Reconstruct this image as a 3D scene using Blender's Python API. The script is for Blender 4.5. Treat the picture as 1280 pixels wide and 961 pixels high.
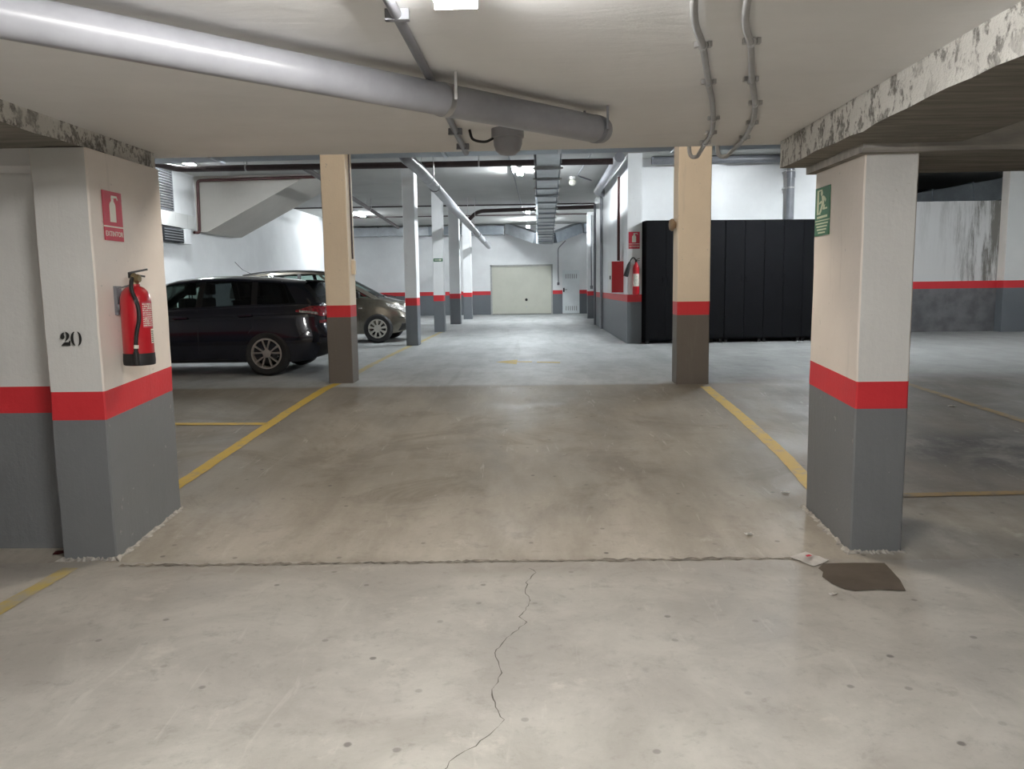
import bpy, bmesh, math, random
import numpy as np
from mathutils import Vector, Matrix, noise as mnoise

for o in list(bpy.data.objects):
    bpy.data.objects.remove(o)
SC = bpy.context.scene
COL = SC.collection
random.seed(7)
PI = math.pi

# ------------------------------------------------------------------ camera
CAM_Z = 1.57
pitch = math.atan((480.5 - 358) / 1000.0)
yaw = math.radians(1.55)
roll = 0.014
fw = Vector((-math.sin(yaw) * math.cos(pitch), math.cos(yaw) * math.cos(pitch), -math.sin(pitch)))
r0 = Vector((math.cos(yaw), math.sin(yaw), 0))
u0 = r0.cross(fw)
rt = r0 * math.cos(roll) - u0 * math.sin(roll)
up = u0 * math.cos(roll) + r0 * math.sin(roll)
cd = bpy.data.cameras.new('camera')
cam = bpy.data.objects.new('camera', cd)
COL.objects.link(cam)
cd.sensor_width = 36.0
cd.lens = 36.0 * 1000.0 / 1280.0
cd.clip_start = 0.05
cd.clip_end = 200
m = Matrix.Identity(4)
for i in range(3):
    m[i][0], m[i][1], m[i][2] = rt[i], up[i], -fw[i]
m[2][3] = CAM_Z
cam.matrix_world = m
SC.camera = cam

# ------------------------------------------------------------------ world / exposure / lamp strengths
w = bpy.data.worlds.new('world')
SC.world = w
w.use_nodes = True
w.node_tree.nodes['Background'].inputs[0].default_value = (0.8, 0.85, 0.9, 1)
w.node_tree.nodes['Background'].inputs[1].default_value = 0.02
SC.view_settings.view_transform = 'Standard'
SC.view_settings.look = 'None'
SC.view_settings.exposure = 0.35
SC.view_settings.gamma = 1.0
SC.view_settings.use_curve_mapping = False
SC.cycles.max_bounces = 8
SC.cycles.diffuse_bounces = 5
SC.cycles.use_denoising = True
SC.cycles.sample_clamp_indirect = 6.0

WARM = (1.0, 0.93, 0.82)
COOL = (0.90, 0.96, 1.0)
#        name of place         location of fixture centre      direction  tube strength, colour
LAMPS = [
    ('near',      (-0.22, 1.92, 2.478), 'y', 275, (1.0, 0.975, 0.945)),
    ('behind',    (0.3, -1.9, 2.478), 'y', 300, (1.0, 0.975, 0.945)),
    ('rampbay',   (-0.1, 6.9, 4.198), 'y', 345, (1.0, 0.88, 0.74)),
    ('aisle1',    (-0.26, 18.4, 4.198), 'y', 680, COOL),
    ('aisle2',    (-0.13, 28.2, 4.198), 'y', 720, COOL),
    ('aisle3',    (-0.15, 32.2, 3.98), 'y', 330, COOL),
    ('leftbay',   (-6.05, 28.6, 4.198), 'y', 330, COOL),
    ('leftvent',  (-6.95, 16.1, 4.198), 'y', 300, COOL),
    ('rightbay',  (5.2, 14.6, 4.198), 'y', 800, COOL),
    ('rightfar',  (10.3, 15.4, 4.198), 'y', 170, COOL),
]

# ------------------------------------------------------------------ helpers
Y0, Y1, ZF = 4.46, 9.7, 0.36
def fz(y):
    return max(0.0, min(1.0, (y - Y0) / (Y1 - Y0))) * ZF

def link(o, parent=None):
    COL.objects.link(o)
    if parent is not None:
        o.parent = parent
    return o

def obj(name, bm, mats, parent=None, smooth=None, loc=None, rot=None):
    me = bpy.data.meshes.new(name)
    bmesh.ops.recalc_face_normals(bm, faces=bm.faces[:])
    bm.to_mesh(me)
    bm.free()
    if not isinstance(mats, (list, tuple)):
        mats = [mats]
    for mm in mats:
        me.materials.append(mm)
    if smooth is not None:
        for p in me.polygons:
            p.use_smooth = True
        me.set_sharp_from_angle(angle=math.radians(smooth))
    o = bpy.data.objects.new(name, me)
    if loc is not None:
        o.location = loc
    if rot is not None:
        o.rotation_euler = rot
    return link(o, parent)

def tag(o, label, cat, group=None, kind='thing'):
    o['label'] = label
    o['category'] = cat
    o['kind'] = kind
    if group:
        o['group'] = group
    return o

def thing(name, label, cat, loc=(0, 0, 0), rotz=0.0, group=None):
    o = bpy.data.objects.new(name, None)
    o.empty_display_size = 0.1
    o.location = loc
    o.rotation_euler = (0, 0, rotz)
    link(o)
    return tag(o, label, cat, group)

def struct(name, bm, mats, smooth=None, parent=None):
    o = obj(name, bm, mats, parent, smooth)
    o['kind'] = 'structure'
    return o

def box(bm, x0, x1, y0, y1, z0, z1, bev=0.0, mi=0):
    b = bmesh.new()
    vs = [b.verts.new((x, y, z)) for z in (z0, z1) for y in (y0, y1) for x in (x0, x1)]
    for q in ((0, 1, 3, 2), (4, 5, 7, 6), (0, 1, 5, 4), (2, 3, 7, 6), (0, 2, 6, 4), (1, 3, 7, 5)):
        b.faces.new([vs[i] for i in q])
    bmesh.ops.recalc_face_normals(b, faces=b.faces[:])
    if bev > 0:
        bmesh.ops.bevel(b, geom=b.edges[:], offset=bev, segments=2, affect='EDGES', profile=0.7)
    merge(bm, b, mi)
    return bm

def merge(bm, b, mi=0, mtx=None):
    if mtx is not None:
        bmesh.ops.transform(b, matrix=mtx, verts=b.verts[:])
    mp = {}
    for v in b.verts:
        mp[v] = bm.verts.new(v.co)
    for f in b.faces:
        try:
            nf = bm.faces.new([mp[v] for v in f.verts])
            nf.material_index = mi if mi is not None else f.material_index
        except ValueError:
            pass
    b.free()

def lathe(bm, prof, n=32, center=(0, 0, 0), axis='z', mi=0, cap=True):
    rings = []
    for (r, z) in prof:
        ring = []
        for k in range(n):
            a = 2 * PI * k / n
            p = (r * math.cos(a), r * math.sin(a), z)
            if axis == 'y':
                p = (p[0], p[2], p[1])
            elif axis == 'x':
                p = (p[2], p[0], p[1])
            ring.append(bm.verts.new((p[0] + center[0], p[1] + center[1], p[2] + center[2])))
        rings.append(ring)
    for a, b in zip(rings[:-1], rings[1:]):
        for k in range(n):
            f = bm.faces.new((a[k], a[(k + 1) % n], b[(k + 1) % n], b[k]))
            f.material_index = mi
    for ring, r in ((rings[0], prof[0][0]), (rings[-1], prof[-1][0])):
        if cap and r > 1e-5:
            f = bm.faces.new(ring)
            f.material_index = mi
    return bm

def smooth_path(pts, per=6):
    pts = [Vector(p) for p in pts]
    if len(pts) < 3:
        return pts
    out = []
    ext = [pts[0] * 2 - pts[1]] + pts + [pts[-1] * 2 - pts[-2]]
    for i in range(1, len(ext) - 2):
        p0, p1, p2, p3 = ext[i - 1:i + 3]
        for k in range(per):
            t = k / per
            out.append(0.5 * ((2 * p1) + (p2 - p0) * t + (2 * p0 - 5 * p1 + 4 * p2 - p3) * t * t + (3 * p1 - p0 - 3 * p2 + p3) * t ** 3))
    out.append(pts[-1])
    return out

def bend_path(pts, rad, per=6):
    """polyline with rounded corners"""
    pts = [Vector(p) for p in pts]
    out = [pts[0]]
    for i in range(1, len(pts) - 1):
        a, b, c = pts[i - 1], pts[i], pts[i + 1]
        d1, d2 = (a - b), (c - b)
        k = min(rad, d1.length * 0.45, d2.length * 0.45)
        s, e = b + d1.normalized() * k, b + d2.normalized() * k
        for j in range(per + 1):
            t = j / per
            out.append(s * (1 - t) ** 2 + b * 2 * t * (1 - t) + e * t * t)
    out.append(pts[-1])
    return out

def tube(bm, pts, r, n=12, mi=0, cap=True):
    pts = [Vector(p) for p in pts]
    rs = r if isinstance(r, (list, tuple)) else [r] * len(pts)
    t0 = (pts[1] - pts[0]).normalized()
    ref = Vector((0, 0, 1)) if abs(t0.z) < 0.9 else Vector((1, 0, 0))
    nrm = t0.cross(ref).normalized()
    rings = []
    for i, p in enumerate(pts):
        if i == 0:
            t = t0
        elif i == len(pts) - 1:
            t = (pts[i] - pts[i - 1]).normalized()
        else:
            t = ((pts[i + 1] - pts[i]).normalized() + (pts[i] - pts[i - 1]).normalized())
            t = t.normalized() if t.length > 1e-6 else (pts[i + 1] - pts[i]).normalized()
        nrm = (nrm - t * nrm.dot(t))
        nrm = nrm.normalized()
        bn = t.cross(nrm)
        rings.append([bm.verts.new(p + (nrm * math.cos(2 * PI * k / n) + bn * math.sin(2 * PI * k / n)) * rs[i]) for k in range(n)])
    for a, b in zip(rings[:-1], rings[1:]):
        for k in range(n):
            f = bm.faces.new((a[k], a[(k + 1) % n], b[(k + 1) % n], b[k]))
            f.material_index = mi
    if cap:
        for ring in (rings[0], rings[-1]):
            f = bm.faces.new(ring)
            f.material_index = mi
    return bm

def bar(bm, p, q, w_, h_, mi=0):
    """rectangular bar from p to q (w across, h in the up direction)"""
    p, q = Vector(p), Vector(q)
    t = (q - p).normalized()
    ref = Vector((0, 0, 1)) if abs(t.z) < 0.95 else Vector((0, 1, 0))
    s = t.cross(ref).normalized()
    u = s.cross(t)
    vs = []
    for e in (p, q):
        for a, b in ((-1, -1), (1, -1), (1, 1), (-1, 1)):
            vs.append(bm.verts.new(e + s * a * w_ / 2 + u * b * h_ / 2))
    for f in ((0, 1, 2, 3), (4, 5, 6, 7), (0, 1, 5, 4), (1, 2, 6, 5), (2, 3, 7, 6), (3, 0, 4, 7)):
        bm.faces.new([vs[i] for i in f]).material_index = mi
    return bm

def poly_prism(bm, pts2, frame, depth, mi=0):
    """extrude a 2D polygon; frame = (origin, ax, ay, normal)"""
    o, ax, ay, nn = [Vector(v) for v in frame]
    a = [bm.verts.new(o + ax * x + ay * y) for x, y in pts2]
    b = [bm.verts.new(o + ax * x + ay * y + nn * depth) for x, y in pts2]
    bm.faces.new(a).material_index = mi
    bm.faces.new(b).material_index = mi
    n = len(pts2)
    for i in range(n):
        bm.faces.new((a[i], a[(i + 1) % n], b[(i + 1) % n], b[i])).material_index = mi
    return bm

def text_mesh(bm, s, frame, size, depth=0.001, center=True):
    c = bpy.data.curves.new('t', 'FONT')
    c.body = s
    c.size = size
    c.resolution_u = 3
    c.align_x = 'CENTER' if center else 'LEFT'
    c.align_y = 'CENTER'
    c.offset = size * 0.012
    c.extrude = depth
    t = bpy.data.objects.new('t', c)
    COL.objects.link(t)
    bpy.context.view_layer.update()
    dg = bpy.context.evaluated_depsgraph_get()
    me = bpy.data.meshes.new_from_object(t.evaluated_get(dg))
    bpy.data.objects.remove(t)
    b = bmesh.new()
    b.from_mesh(me)
    bpy.data.meshes.remove(me)
    o, ax, ay, nn = [Vector(v) for v in frame]
    mtx = Matrix.Identity(4)
    for i in range(3):
        mtx[i][0], mtx[i][1], mtx[i][2], mtx[i][3] = ax[i], ay[i], nn[i], o[i]
    merge(bm, b, 0, mtx)
    return bm

# ------------------------------------------------------------------ materials
class N:
    """tiny node helper"""
    def __init__(self, name):
        self.m = bpy.data.materials.new(name)
        self.m.use_nodes = True
        self.t = self.m.node_tree
        self.b = self.t.nodes['Principled BSDF']
        self.pos = None
    def new(self, typ, **kw):
        n = self.t.nodes.new(typ)
        for k, v in kw.items():
            setattr(n, k, v)
        return n
    def li(self, a, b):
        self.t.links.new(a, b)
    def coord(self):
        if self.pos is None:
            self.pos = self.new('ShaderNodeTexCoord').outputs['Object']
        return self.pos
    def scaled(self, s):
        mp = self.new('ShaderNodeMapping')
        mp.inputs['Scale'].default_value = s
        self.li(self.coord(), mp.inputs['Vector'])
        return mp.outputs['Vector']
    def noise(self, scale, detail=4, rough=0.6, vec=None, dist=0.0):
        n = self.new('ShaderNodeTexNoise')
        n.inputs['Scale'].default_value = scale
        n.inputs['Detail'].default_value = detail
        n.inputs['Roughness'].default_value = rough
        n.inputs['Distortion'].default_value = dist
        self.li(vec if vec is not None else self.coord(), n.inputs['Vector'])
        return n.outputs['Fac']
    def ramp(self, fac, stops):
        r = self.new('ShaderNodeValToRGB')
        el = r.color_ramp.elements
        while len(el) < len(stops):
            el.new(0.5)
        for e, (p, c) in zip(el, stops):
            e.position = p
            e.color = (c, c, c, 1) if not isinstance(c, (tuple, list)) else (*c, 1)
        self.li(fac, r.inputs['Fac'])
        return r.outputs['Color']
    def step(self, fac, a, b):
        r = self.new('ShaderNodeMapRange')
        r.interpolation_type = 'SMOOTHSTEP'
        r.inputs['From Min'].default_value = a
        r.inputs['From Max'].default_value = b
        self.li(fac, r.inputs['Value'])
        return r.outputs['Result']
    def math(self, op, a, b=None, c=None):
        n = self.new('ShaderNodeMath', operation=op)
        for i, v in enumerate((a, b, c)):
            if v is None:
                continue
            if isinstance(v, (int, float)):
                n.inputs[i].default_value = v
            else:
                self.li(v, n.inputs[i])
        return n.outputs[0]
    def mix(self, fac, a, b, mode='MIX'):
        n = self.new('ShaderNodeMix', data_type='RGBA', blend_type=mode)
        for s, v in ((n.inputs[0], fac), (n.inputs[6], a), (n.inputs[7], b)):
            if isinstance(v, (int, float)):
                s.default_value = v
            elif isinstance(v, tuple):
                s.default_value = (*v, 1)
            else:
                self.li(v, s)
        return n.outputs[2]
    def bump(self, h, strength=0.3, dist=0.01):
        n = self.new('ShaderNodeBump')
        n.inputs['Strength'].default_value = strength
        n.inputs['Distance'].default_value = dist
        self.li(h, n.inputs['Height'])
        self.li(n.outputs['Normal'], self.b.inputs['Normal'])
    def color(self, c):
        if isinstance(c, tuple):
            self.b.inputs['Base Color'].default_value = (*c, 1)
        else:
            self.li(c, self.b.inputs['Base Color'])
    def set(self, **kw):
        for k, v in kw.items():
            i = self.b.inputs[k.replace('_', ' ')]
            if isinstance(v, (int, float)):
                i.default_value = v
            elif isinstance(v, tuple):
                i.default_value = v if len(v) == len(i.default_value) else (*v, 1)
            else:
                self.li(v, i)
        return self

def plain(name, col, rough=0.5, metal=0.0, var=0.12, scale=12.0, bump=0.05, coat=0.0):
    n = N(name)
    f = n.noise(scale, 4)
    n.color(n.mix(n.step(f, 0.3, 0.7), tuple(c * (1 - var) for c in col), tuple(min(1, c * (1 + var * 0.5)) for c in col)))
    n.set(Roughness=rough, Metallic=metal)
    if coat:
        n.set(Coat_Weight=coat, Coat_Roughness=0.06)
    if bump:
        n.bump(f, bump, 0.005)
    return n.m

def painted(name, col, chip=(0.45, 0.43, 0.40), dirt=(0.30, 0.29, 0.27), chips=0.5, rough=0.6, bump=0.45, dirtamt=0.25, streak=True):
    """wall paint over concrete: trowel marks, scuffs, small chips"""
    n = N(name)
    big = n.noise(1.4, 5, 0.65)
    fine = n.noise(35, 3, 0.7)
    st = n.noise(9, 4, 0.6, n.scaled((1, 1, 0.12)))
    c = n.mix(n.step(big, 0.35, 0.75), tuple(x * 0.93 for x in col), col)
    if streak:
        c = n.mix(n.math('MULTIPLY', n.step(st, 0.6, 0.78), dirtamt), c, dirt)
    spots = n.step(n.noise(22, 2, 0.5), 0.71, 0.76)
    c = n.mix(n.math('MULTIPLY', spots, chips), c, chip)
    n.color(c)
    n.set(Roughness=rough)
    h = n.math('ADD', n.math('MULTIPLY', fine, 0.35), n.math('MULTIPLY', st, 0.7))
    n.bump(h, bump, 0.012)
    return n.m

M = {}
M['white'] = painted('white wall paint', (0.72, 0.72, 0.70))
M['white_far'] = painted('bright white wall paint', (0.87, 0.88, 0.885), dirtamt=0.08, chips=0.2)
M['cream'] = painted('cream lit-side pillar paint', (0.82, 0.755, 0.69))  # upper pillar sides lighter and warmer: lamp light put into the colour
M['tan'] = painted('beige pillar paint', (0.85, 0.735, 0.585))
M['tan_dado'] = painted('brown grey dado paint', (0.145, 0.130, 0.115), chip=(0.3, 0.27, 0.24))
M['red'] = painted('red band paint', (0.66, 0.035, 0.045), chip=(0.45, 0.08, 0.08), chips=0.3, rough=0.45, dirtamt=0.12, dirt=(0.3, 0.03, 0.03))
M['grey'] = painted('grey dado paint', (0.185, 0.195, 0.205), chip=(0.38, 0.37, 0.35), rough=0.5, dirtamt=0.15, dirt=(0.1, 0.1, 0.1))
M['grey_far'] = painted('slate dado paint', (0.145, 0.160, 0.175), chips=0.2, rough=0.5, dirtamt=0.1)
M['black'] = plain('black rubber', (0.012, 0.012, 0.013), 0.55, bump=0.05)
M['dark_metal'] = plain('black sheet metal', (0.0035, 0.0037, 0.0048), 0.75, 0.0, scale=3, bump=0.02)
M['dark_metal'].node_tree.nodes['Principled BSDF'].inputs['Specular IOR Level'].default_value = 0.12
M['galv'] = None
def galv(name, col, rough=0.35):
    n = N(name)
    v = n.new('ShaderNodeTexVoronoi')
    v.inputs['Scale'].default_value = 26
    n.li(n.coord(), v.inputs['Vector'])
    f = n.noise(3, 4)
    c = n.mix(v.outputs['Color'], tuple(x * 0.85 for x in col), col)
    n.color(n.mix(n.step(f, 0.35, 0.75), tuple(x * 0.75 for x in col), c))
    n.set(Metallic=0.75, Roughness=rough)
    n.bump(f, 0.08, 0.02)
    return n.m
M['galv'] = galv('galvanised sheet', (0.60, 0.63, 0.66))
M['galv_dark'] = galv('dull galvanised sheet', (0.40, 0.44, 0.48), 0.45)
M['pvc'] = plain('grey pvc', (0.285, 0.29, 0.315), 0.32, scale=5, bump=0.02)
M['pvc_dark'] = plain('dark grey pvc', (0.20, 0.205, 0.225), 0.35, scale=5, bump=0.02)
M['conduit'] = plain('grey conduit plastic', (0.36, 0.36, 0.36), 0.3, scale=8, bump=0.02)
M['steel'] = plain('zinc steel', (0.55, 0.55, 0.55), 0.3, 0.8, scale=20, bump=0.02)
M['oxide'] = plain('brown oxide pipe paint', (0.050, 0.032, 0.032), 0.4, scale=6, bump=0.05)
M['redpipe'] = plain('dark red pipe paint', (0.075, 0.022, 0.02), 0.45, scale=6, bump=0.05)
M['sign_red'] = plain('sign red', (0.55, 0.03, 0.06), 0.4, var=0.05, bump=0.0)
M['sign_white'] = plain('sign white', (0.80, 0.78, 0.68), 0.45, var=0.05, bump=0.0)
M['sign_green'] = plain('sign green', (0.025, 0.15, 0.06), 0.4, var=0.08, bump=0.0)
M['sign_pale'] = plain('sign pale green', (0.62, 0.68, 0.47), 0.45, var=0.05, bump=0.0)
M['ext_red'] = plain('extinguisher red', (0.50, 0.012, 0.022), 0.28, var=0.05, bump=0.0, coat=0.4)
M['brass'] = plain('brass', (0.55, 0.42, 0.2), 0.35, 0.9, bump=0.02)
M['ink'] = plain('black stencil ink', (0.015, 0.015, 0.015), 0.7, bump=0.0)
M['door_beige'] = plain('beige garage door paint', (0.57, 0.57, 0.49), 0.5, var=0.04, scale=2, bump=0.02)
M['door_white'] = plain('white door paint', (0.78, 0.82, 0.83), 0.45, var=0.04, scale=3, bump=0.02)
M['plastic_white'] = plain('white enamel', (0.80, 0.80, 0.78), 0.4, var=0.04, bump=0.0)
M['paper'] = plain('paper', (0.88, 0.86, 0.83), 0.8, bump=0.1)
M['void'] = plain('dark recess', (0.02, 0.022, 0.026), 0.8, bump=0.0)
M['tyre'] = plain('tyre rubber', (0.012, 0.012, 0.013), 0.7, scale=30, bump=0.1)
M['alloy'] = plain('alloy wheel', (0.52, 0.50, 0.47), 0.32, 0.8, bump=0.0)
M['hubcap'] = plain('silver wheel cover', (0.62, 0.60, 0.55), 0.35, 0.5, bump=0.0)
M['blue_paint'] = plain('dark blue car paint', (0.004, 0.005, 0.016), 0.22, 0.3, bump=0.0, coat=1.0)
M['bronze_paint'] = plain('bronze grey car paint', (0.155, 0.14, 0.11), 0.28, 0.6, bump=0.0, coat=1.0)
M['black_trim'] = plain('black trim', (0.008, 0.008, 0.009), 0.4, bump=0.0)
M['cabin'] = plain('cabin trim', (0.012, 0.012, 0.014), 0.8, bump=0.0)
M['chrome'] = plain('chrome', (0.75, 0.75, 0.75), 0.1, 1.0, bump=0.0)
M['mirror'] = plain('mirror glass', (0.6, 0.62, 0.65), 0.05, 1.0, bump=0.0)

def glass(name, tint, mixf):
    n = N(name)
    tr = n.new('ShaderNodeBsdfTransparent')
    tr.inputs[0].default_value = (*tint, 1)
    gl = n.new('ShaderNodeBsdfGlossy')
    gl.inputs['Roughness'].default_value = 0.03
    gl.inputs['Color'].default_value = (0.9, 0.95, 1, 1)
    fr = n.new('ShaderNodeFresnel')
    fr.inputs[0].default_value = 1.45
    mx = n.new('ShaderNodeMixShader')
    n.li(n.math('MULTIPLY', fr.outputs[0], mixf), mx.inputs[0])
    n.li(tr.outputs[0], mx.inputs[1])
    n.li(gl.outputs[0], mx.inputs[2])
    n.li(mx.outputs[0], n.t.nodes['Material Output'].inputs['Surface'])
    return n.m
M['glass'] = glass('tinted window glass', (0.52, 0.62, 0.58), 0.9)
M['glass_dark'] = glass('privacy glass', (0.10, 0.11, 0.12), 1.0)
def lens(name, col, rough=0.1):
    n = N(name)
    v = n.new('ShaderNodeTexVoronoi')
    v.inputs['Scale'].default_value = 28
    n.li(n.coord(), v.inputs['Vector'])
    n.color(n.mix(n.step(v.outputs['Distance'], 0.1, 0.7), tuple(min(1, c * 1.2) for c in col), tuple(c * 0.5 for c in col)))
    n.set(Roughness=rough, Coat_Weight=1.0, Coat_Roughness=0.03)
    return n.m
M['lens_red'] = lens('red lamp lens', (0.40, 0.015, 0.03))
M['lens_clear'] = lens('clear lamp lens', (0.70, 0.68, 0.64))

def emit(name, col, s):
    n = N(name)
    f = n.noise(2, 1)
    n.color((0.9, 0.9, 0.9))
    n.set(Emission_Color=(*col, 1), Emission_Strength=n.math('MULTIPLY', n.math('ADD', n.math('MULTIPLY', f, 0.02), 0.99), s))
    return n.m

# concrete floor -----------------------------------------------------------
def floor_material():
    n = N('concrete floor')
    sep = n.new('ShaderNodeSeparateXYZ')
    n.li(n.coord(), sep.inputs[0])
    X, Y = sep.outputs[0], sep.outputs[1]
    cloud = n.noise(0.55, 6, 0.62)
    cloud2 = n.noise(1.7, 7, 0.68, dist=0.4)
    drag = n.noise(2.0, 6, 0.65, n.scaled((1.2, 0.35, 1)))
    fine = n.noise(26, 4, 0.7)
    wob = n.math('MULTIPLY', n.math('SUBTRACT', cloud2, 0.5), 0.12)
    Yw = n.math('ADD', Y, wob)
    # three pours of concrete
    near = n.mix(n.step(cloud2, 0.32, 0.68), (0.350, 0.330, 0.295), (0.475, 0.455, 0.412))
    rampc = n.mix(n.step(n.math('ADD', n.math('MULTIPLY', drag, 0.45), n.math('MULTIPLY', cloud2, 0.55)), 0.36, 0.62), (0.165, 0.148, 0.123), (0.262, 0.242, 0.207))
    far = n.mix(n.step(drag, 0.33, 0.66), (0.31, 0.32, 0.318), (0.405, 0.418, 0.415))
    edge = n.step(n.math('ADD', Y, n.math('MULTIPLY', wob, 7)), 4.3, 6.4)
    first = n.mix(n.step(Yw, 4.43, 4.47), near, n.mix(edge, n.mix(n.step(drag, 0.3, 0.7), (0.33, 0.30, 0.25), (0.48, 0.445, 0.385)), rampc))
    c = n.mix(n.step(n.math('ADD', Y, n.math('MULTIPLY', wob, 2.5)), 9.68, 9.95), first, far)
    # dirtier bay on the far side of the exit-sign pillar
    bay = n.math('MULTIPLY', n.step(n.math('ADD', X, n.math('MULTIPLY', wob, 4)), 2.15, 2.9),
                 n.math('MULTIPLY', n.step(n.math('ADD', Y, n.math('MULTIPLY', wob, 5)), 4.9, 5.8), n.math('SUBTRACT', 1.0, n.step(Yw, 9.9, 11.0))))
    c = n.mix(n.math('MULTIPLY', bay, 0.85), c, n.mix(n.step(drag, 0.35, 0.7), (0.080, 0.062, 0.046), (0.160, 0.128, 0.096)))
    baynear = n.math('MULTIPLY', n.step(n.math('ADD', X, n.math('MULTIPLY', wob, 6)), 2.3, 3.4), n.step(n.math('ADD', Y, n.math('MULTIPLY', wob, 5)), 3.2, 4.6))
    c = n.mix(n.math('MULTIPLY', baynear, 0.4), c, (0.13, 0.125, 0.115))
    # oil patch in that bay
    dx = n.math('MULTIPLY', n.math('SUBTRACT', X, 3.9), 0.75)
    dy = n.math('SUBTRACT', Y, 6.7)
    d = n.math('SQRT', n.math('ADD', n.math('MULTIPLY', dx, dx), n.math('MULTIPLY', dy, dy)))
    oil = n.math('MULTIPLY', n.math('SUBTRACT', 1.0, n.step(n.math('ADD', d, n.math('MULTIPLY', wob, 8)), 0.25, 1.0)), n.step(cloud2, 0.38, 0.55))
    c = n.mix(n.math('MULTIPLY', oil, 0.9), c, (0.02, 0.018, 0.016))
    # grime along the construction joint and broad traffic stains on the ramp
    joint = n.math('MULTIPLY', n.math('SUBTRACT', 1.0, n.step(n.math('ABSOLUTE', n.math('SUBTRACT', Yw, 4.36)), 0.03, 0.22)), n.step(cloud2, 0.36, 0.6))
    c = n.mix(n.math('MULTIPLY', joint, 0.5), c, (0.19, 0.165, 0.135))
    onramp = n.math('MULTIPLY', n.step(Y, 4.8, 5.6), n.math('SUBTRACT', 1.0, n.step(Y, 8.8, 9.8)))
    blot = n.math('MULTIPLY', n.step(n.noise(0.9, 7, 0.7, dist=0.8), 0.48, 0.64), onramp)
    c = n.mix(n.math('MULTIPLY', blot, 0.6), c, (0.13, 0.112, 0.09))
    skid = n.math('MULTIPLY', n.step(n.noise(1.1, 5, 0.6, n.scaled((2.2, 0.16, 1)), dist=0.6), 0.58, 0.72), n.step(Y, 4.8, 6.0))
    c = n.mix(n.math('MULTIPLY', skid, 0.22), c, (0.12, 0.11, 0.10))
    # white lime bloom, small dark spots, sand
    lime = n.math('MULTIPLY', n.step(n.noise(2.6, 8, 0.72), 0.57, 0.70), n.math('SUBTRACT', 1.0, n.step(Y, 4.6, 5.3)))
    c = n.mix(n.math('MULTIPLY', lime, 0.45), c, (0.60, 0.57, 0.51))
    v = n.new('ShaderNodeTexVoronoi')
    v.voronoi_dimensions = '2D'
    v.inputs['Scale'].default_value = 4.6
    n.li(n.coord(), v.inputs['Vector'])
    rnd = n.new('ShaderNodeSeparateColor')
    n.li(v.outputs['Color'], rnd.inputs[0])
    dots = n.math('MULTIPLY', n.math('SUBTRACT', 1.0, n.step(n.math('ADD', v.outputs['Distance'], n.math('MULTIPLY', n.math('SUBTRACT', fine, 0.5), 0.06)), 0.045, 0.085)), n.math('GREATER_THAN', rnd.outputs[0], 0.62))
    c = n.mix(n.math('MULTIPLY', dots, n.math('MULTIPLY', n.math('MULTIPLY', rnd.outputs[1], rnd.outputs[1]), 0.85)), c, (0.10, 0.092, 0.082))
    c = n.mix(n.math('MULTIPLY', n.step(cloud, 0.55, 0.75), 0.25), c, (0.20, 0.18, 0.155))
    mid = n.noise(6.5, 7, 0.74, dist=0.3)
    c = n.mix(n.math('MULTIPLY', n.step(mid, 0.52, 0.72), 0.38), c, (0.19, 0.175, 0.155))
    scr = n.noise(3.0, 5, 0.7, n.scaled((3.0, 0.5, 1)), dist=1.2)
    c = n.mix(n.math('MULTIPLY', n.step(scr, 0.60, 0.70), 0.22), c, (0.60, 0.58, 0.53))
    c = n.mix(n.math('MULTIPLY', n.step(fine, 0.55, 0.72), 0.22), c, (0.20, 0.185, 0.165))
    n.color(c)
    n.set(Roughness=n.ramp(cloud2, [(0.3, 0.42), (0.7, 0.68)]), Specular_IOR_Level=0.4)
    n.bump(n.math('ADD', n.math('MULTIPLY', fine, 0.4), cloud2), 0.22, 0.015)
    return n.m
M['floor'] = floor_material()

def ceiling_material(name, col, scuff=0.25, bump=0.5):
    n = N(name)
    big = n.noise(0.7, 5, 0.6)
    tro = n.noise(3.0, 6, 0.62, n.scaled((0.35, 1.6, 1)), dist=0.8)
    fine = n.noise(30, 3, 0.7)
    c = n.mix(n.step(big, 0.3, 0.72), tuple(x * 0.88 for x in col), col)
    c = n.mix(n.math('MULTIPLY', n.step(tro, 0.55, 0.75), scuff), c, tuple(x * 0.72 for x in col))
    n.color(c)
    n.set(Roughness=0.75)
    n.bump(n.math('ADD', tro, n.math('MULTIPLY', fine, 0.15)), bump, 0.02)
    return n.m
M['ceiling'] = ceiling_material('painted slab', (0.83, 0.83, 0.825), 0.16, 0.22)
M['ceiling_far'] = ceiling_material('bare far slab', (0.52, 0.52, 0.50), 0.45, 0.6)

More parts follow.
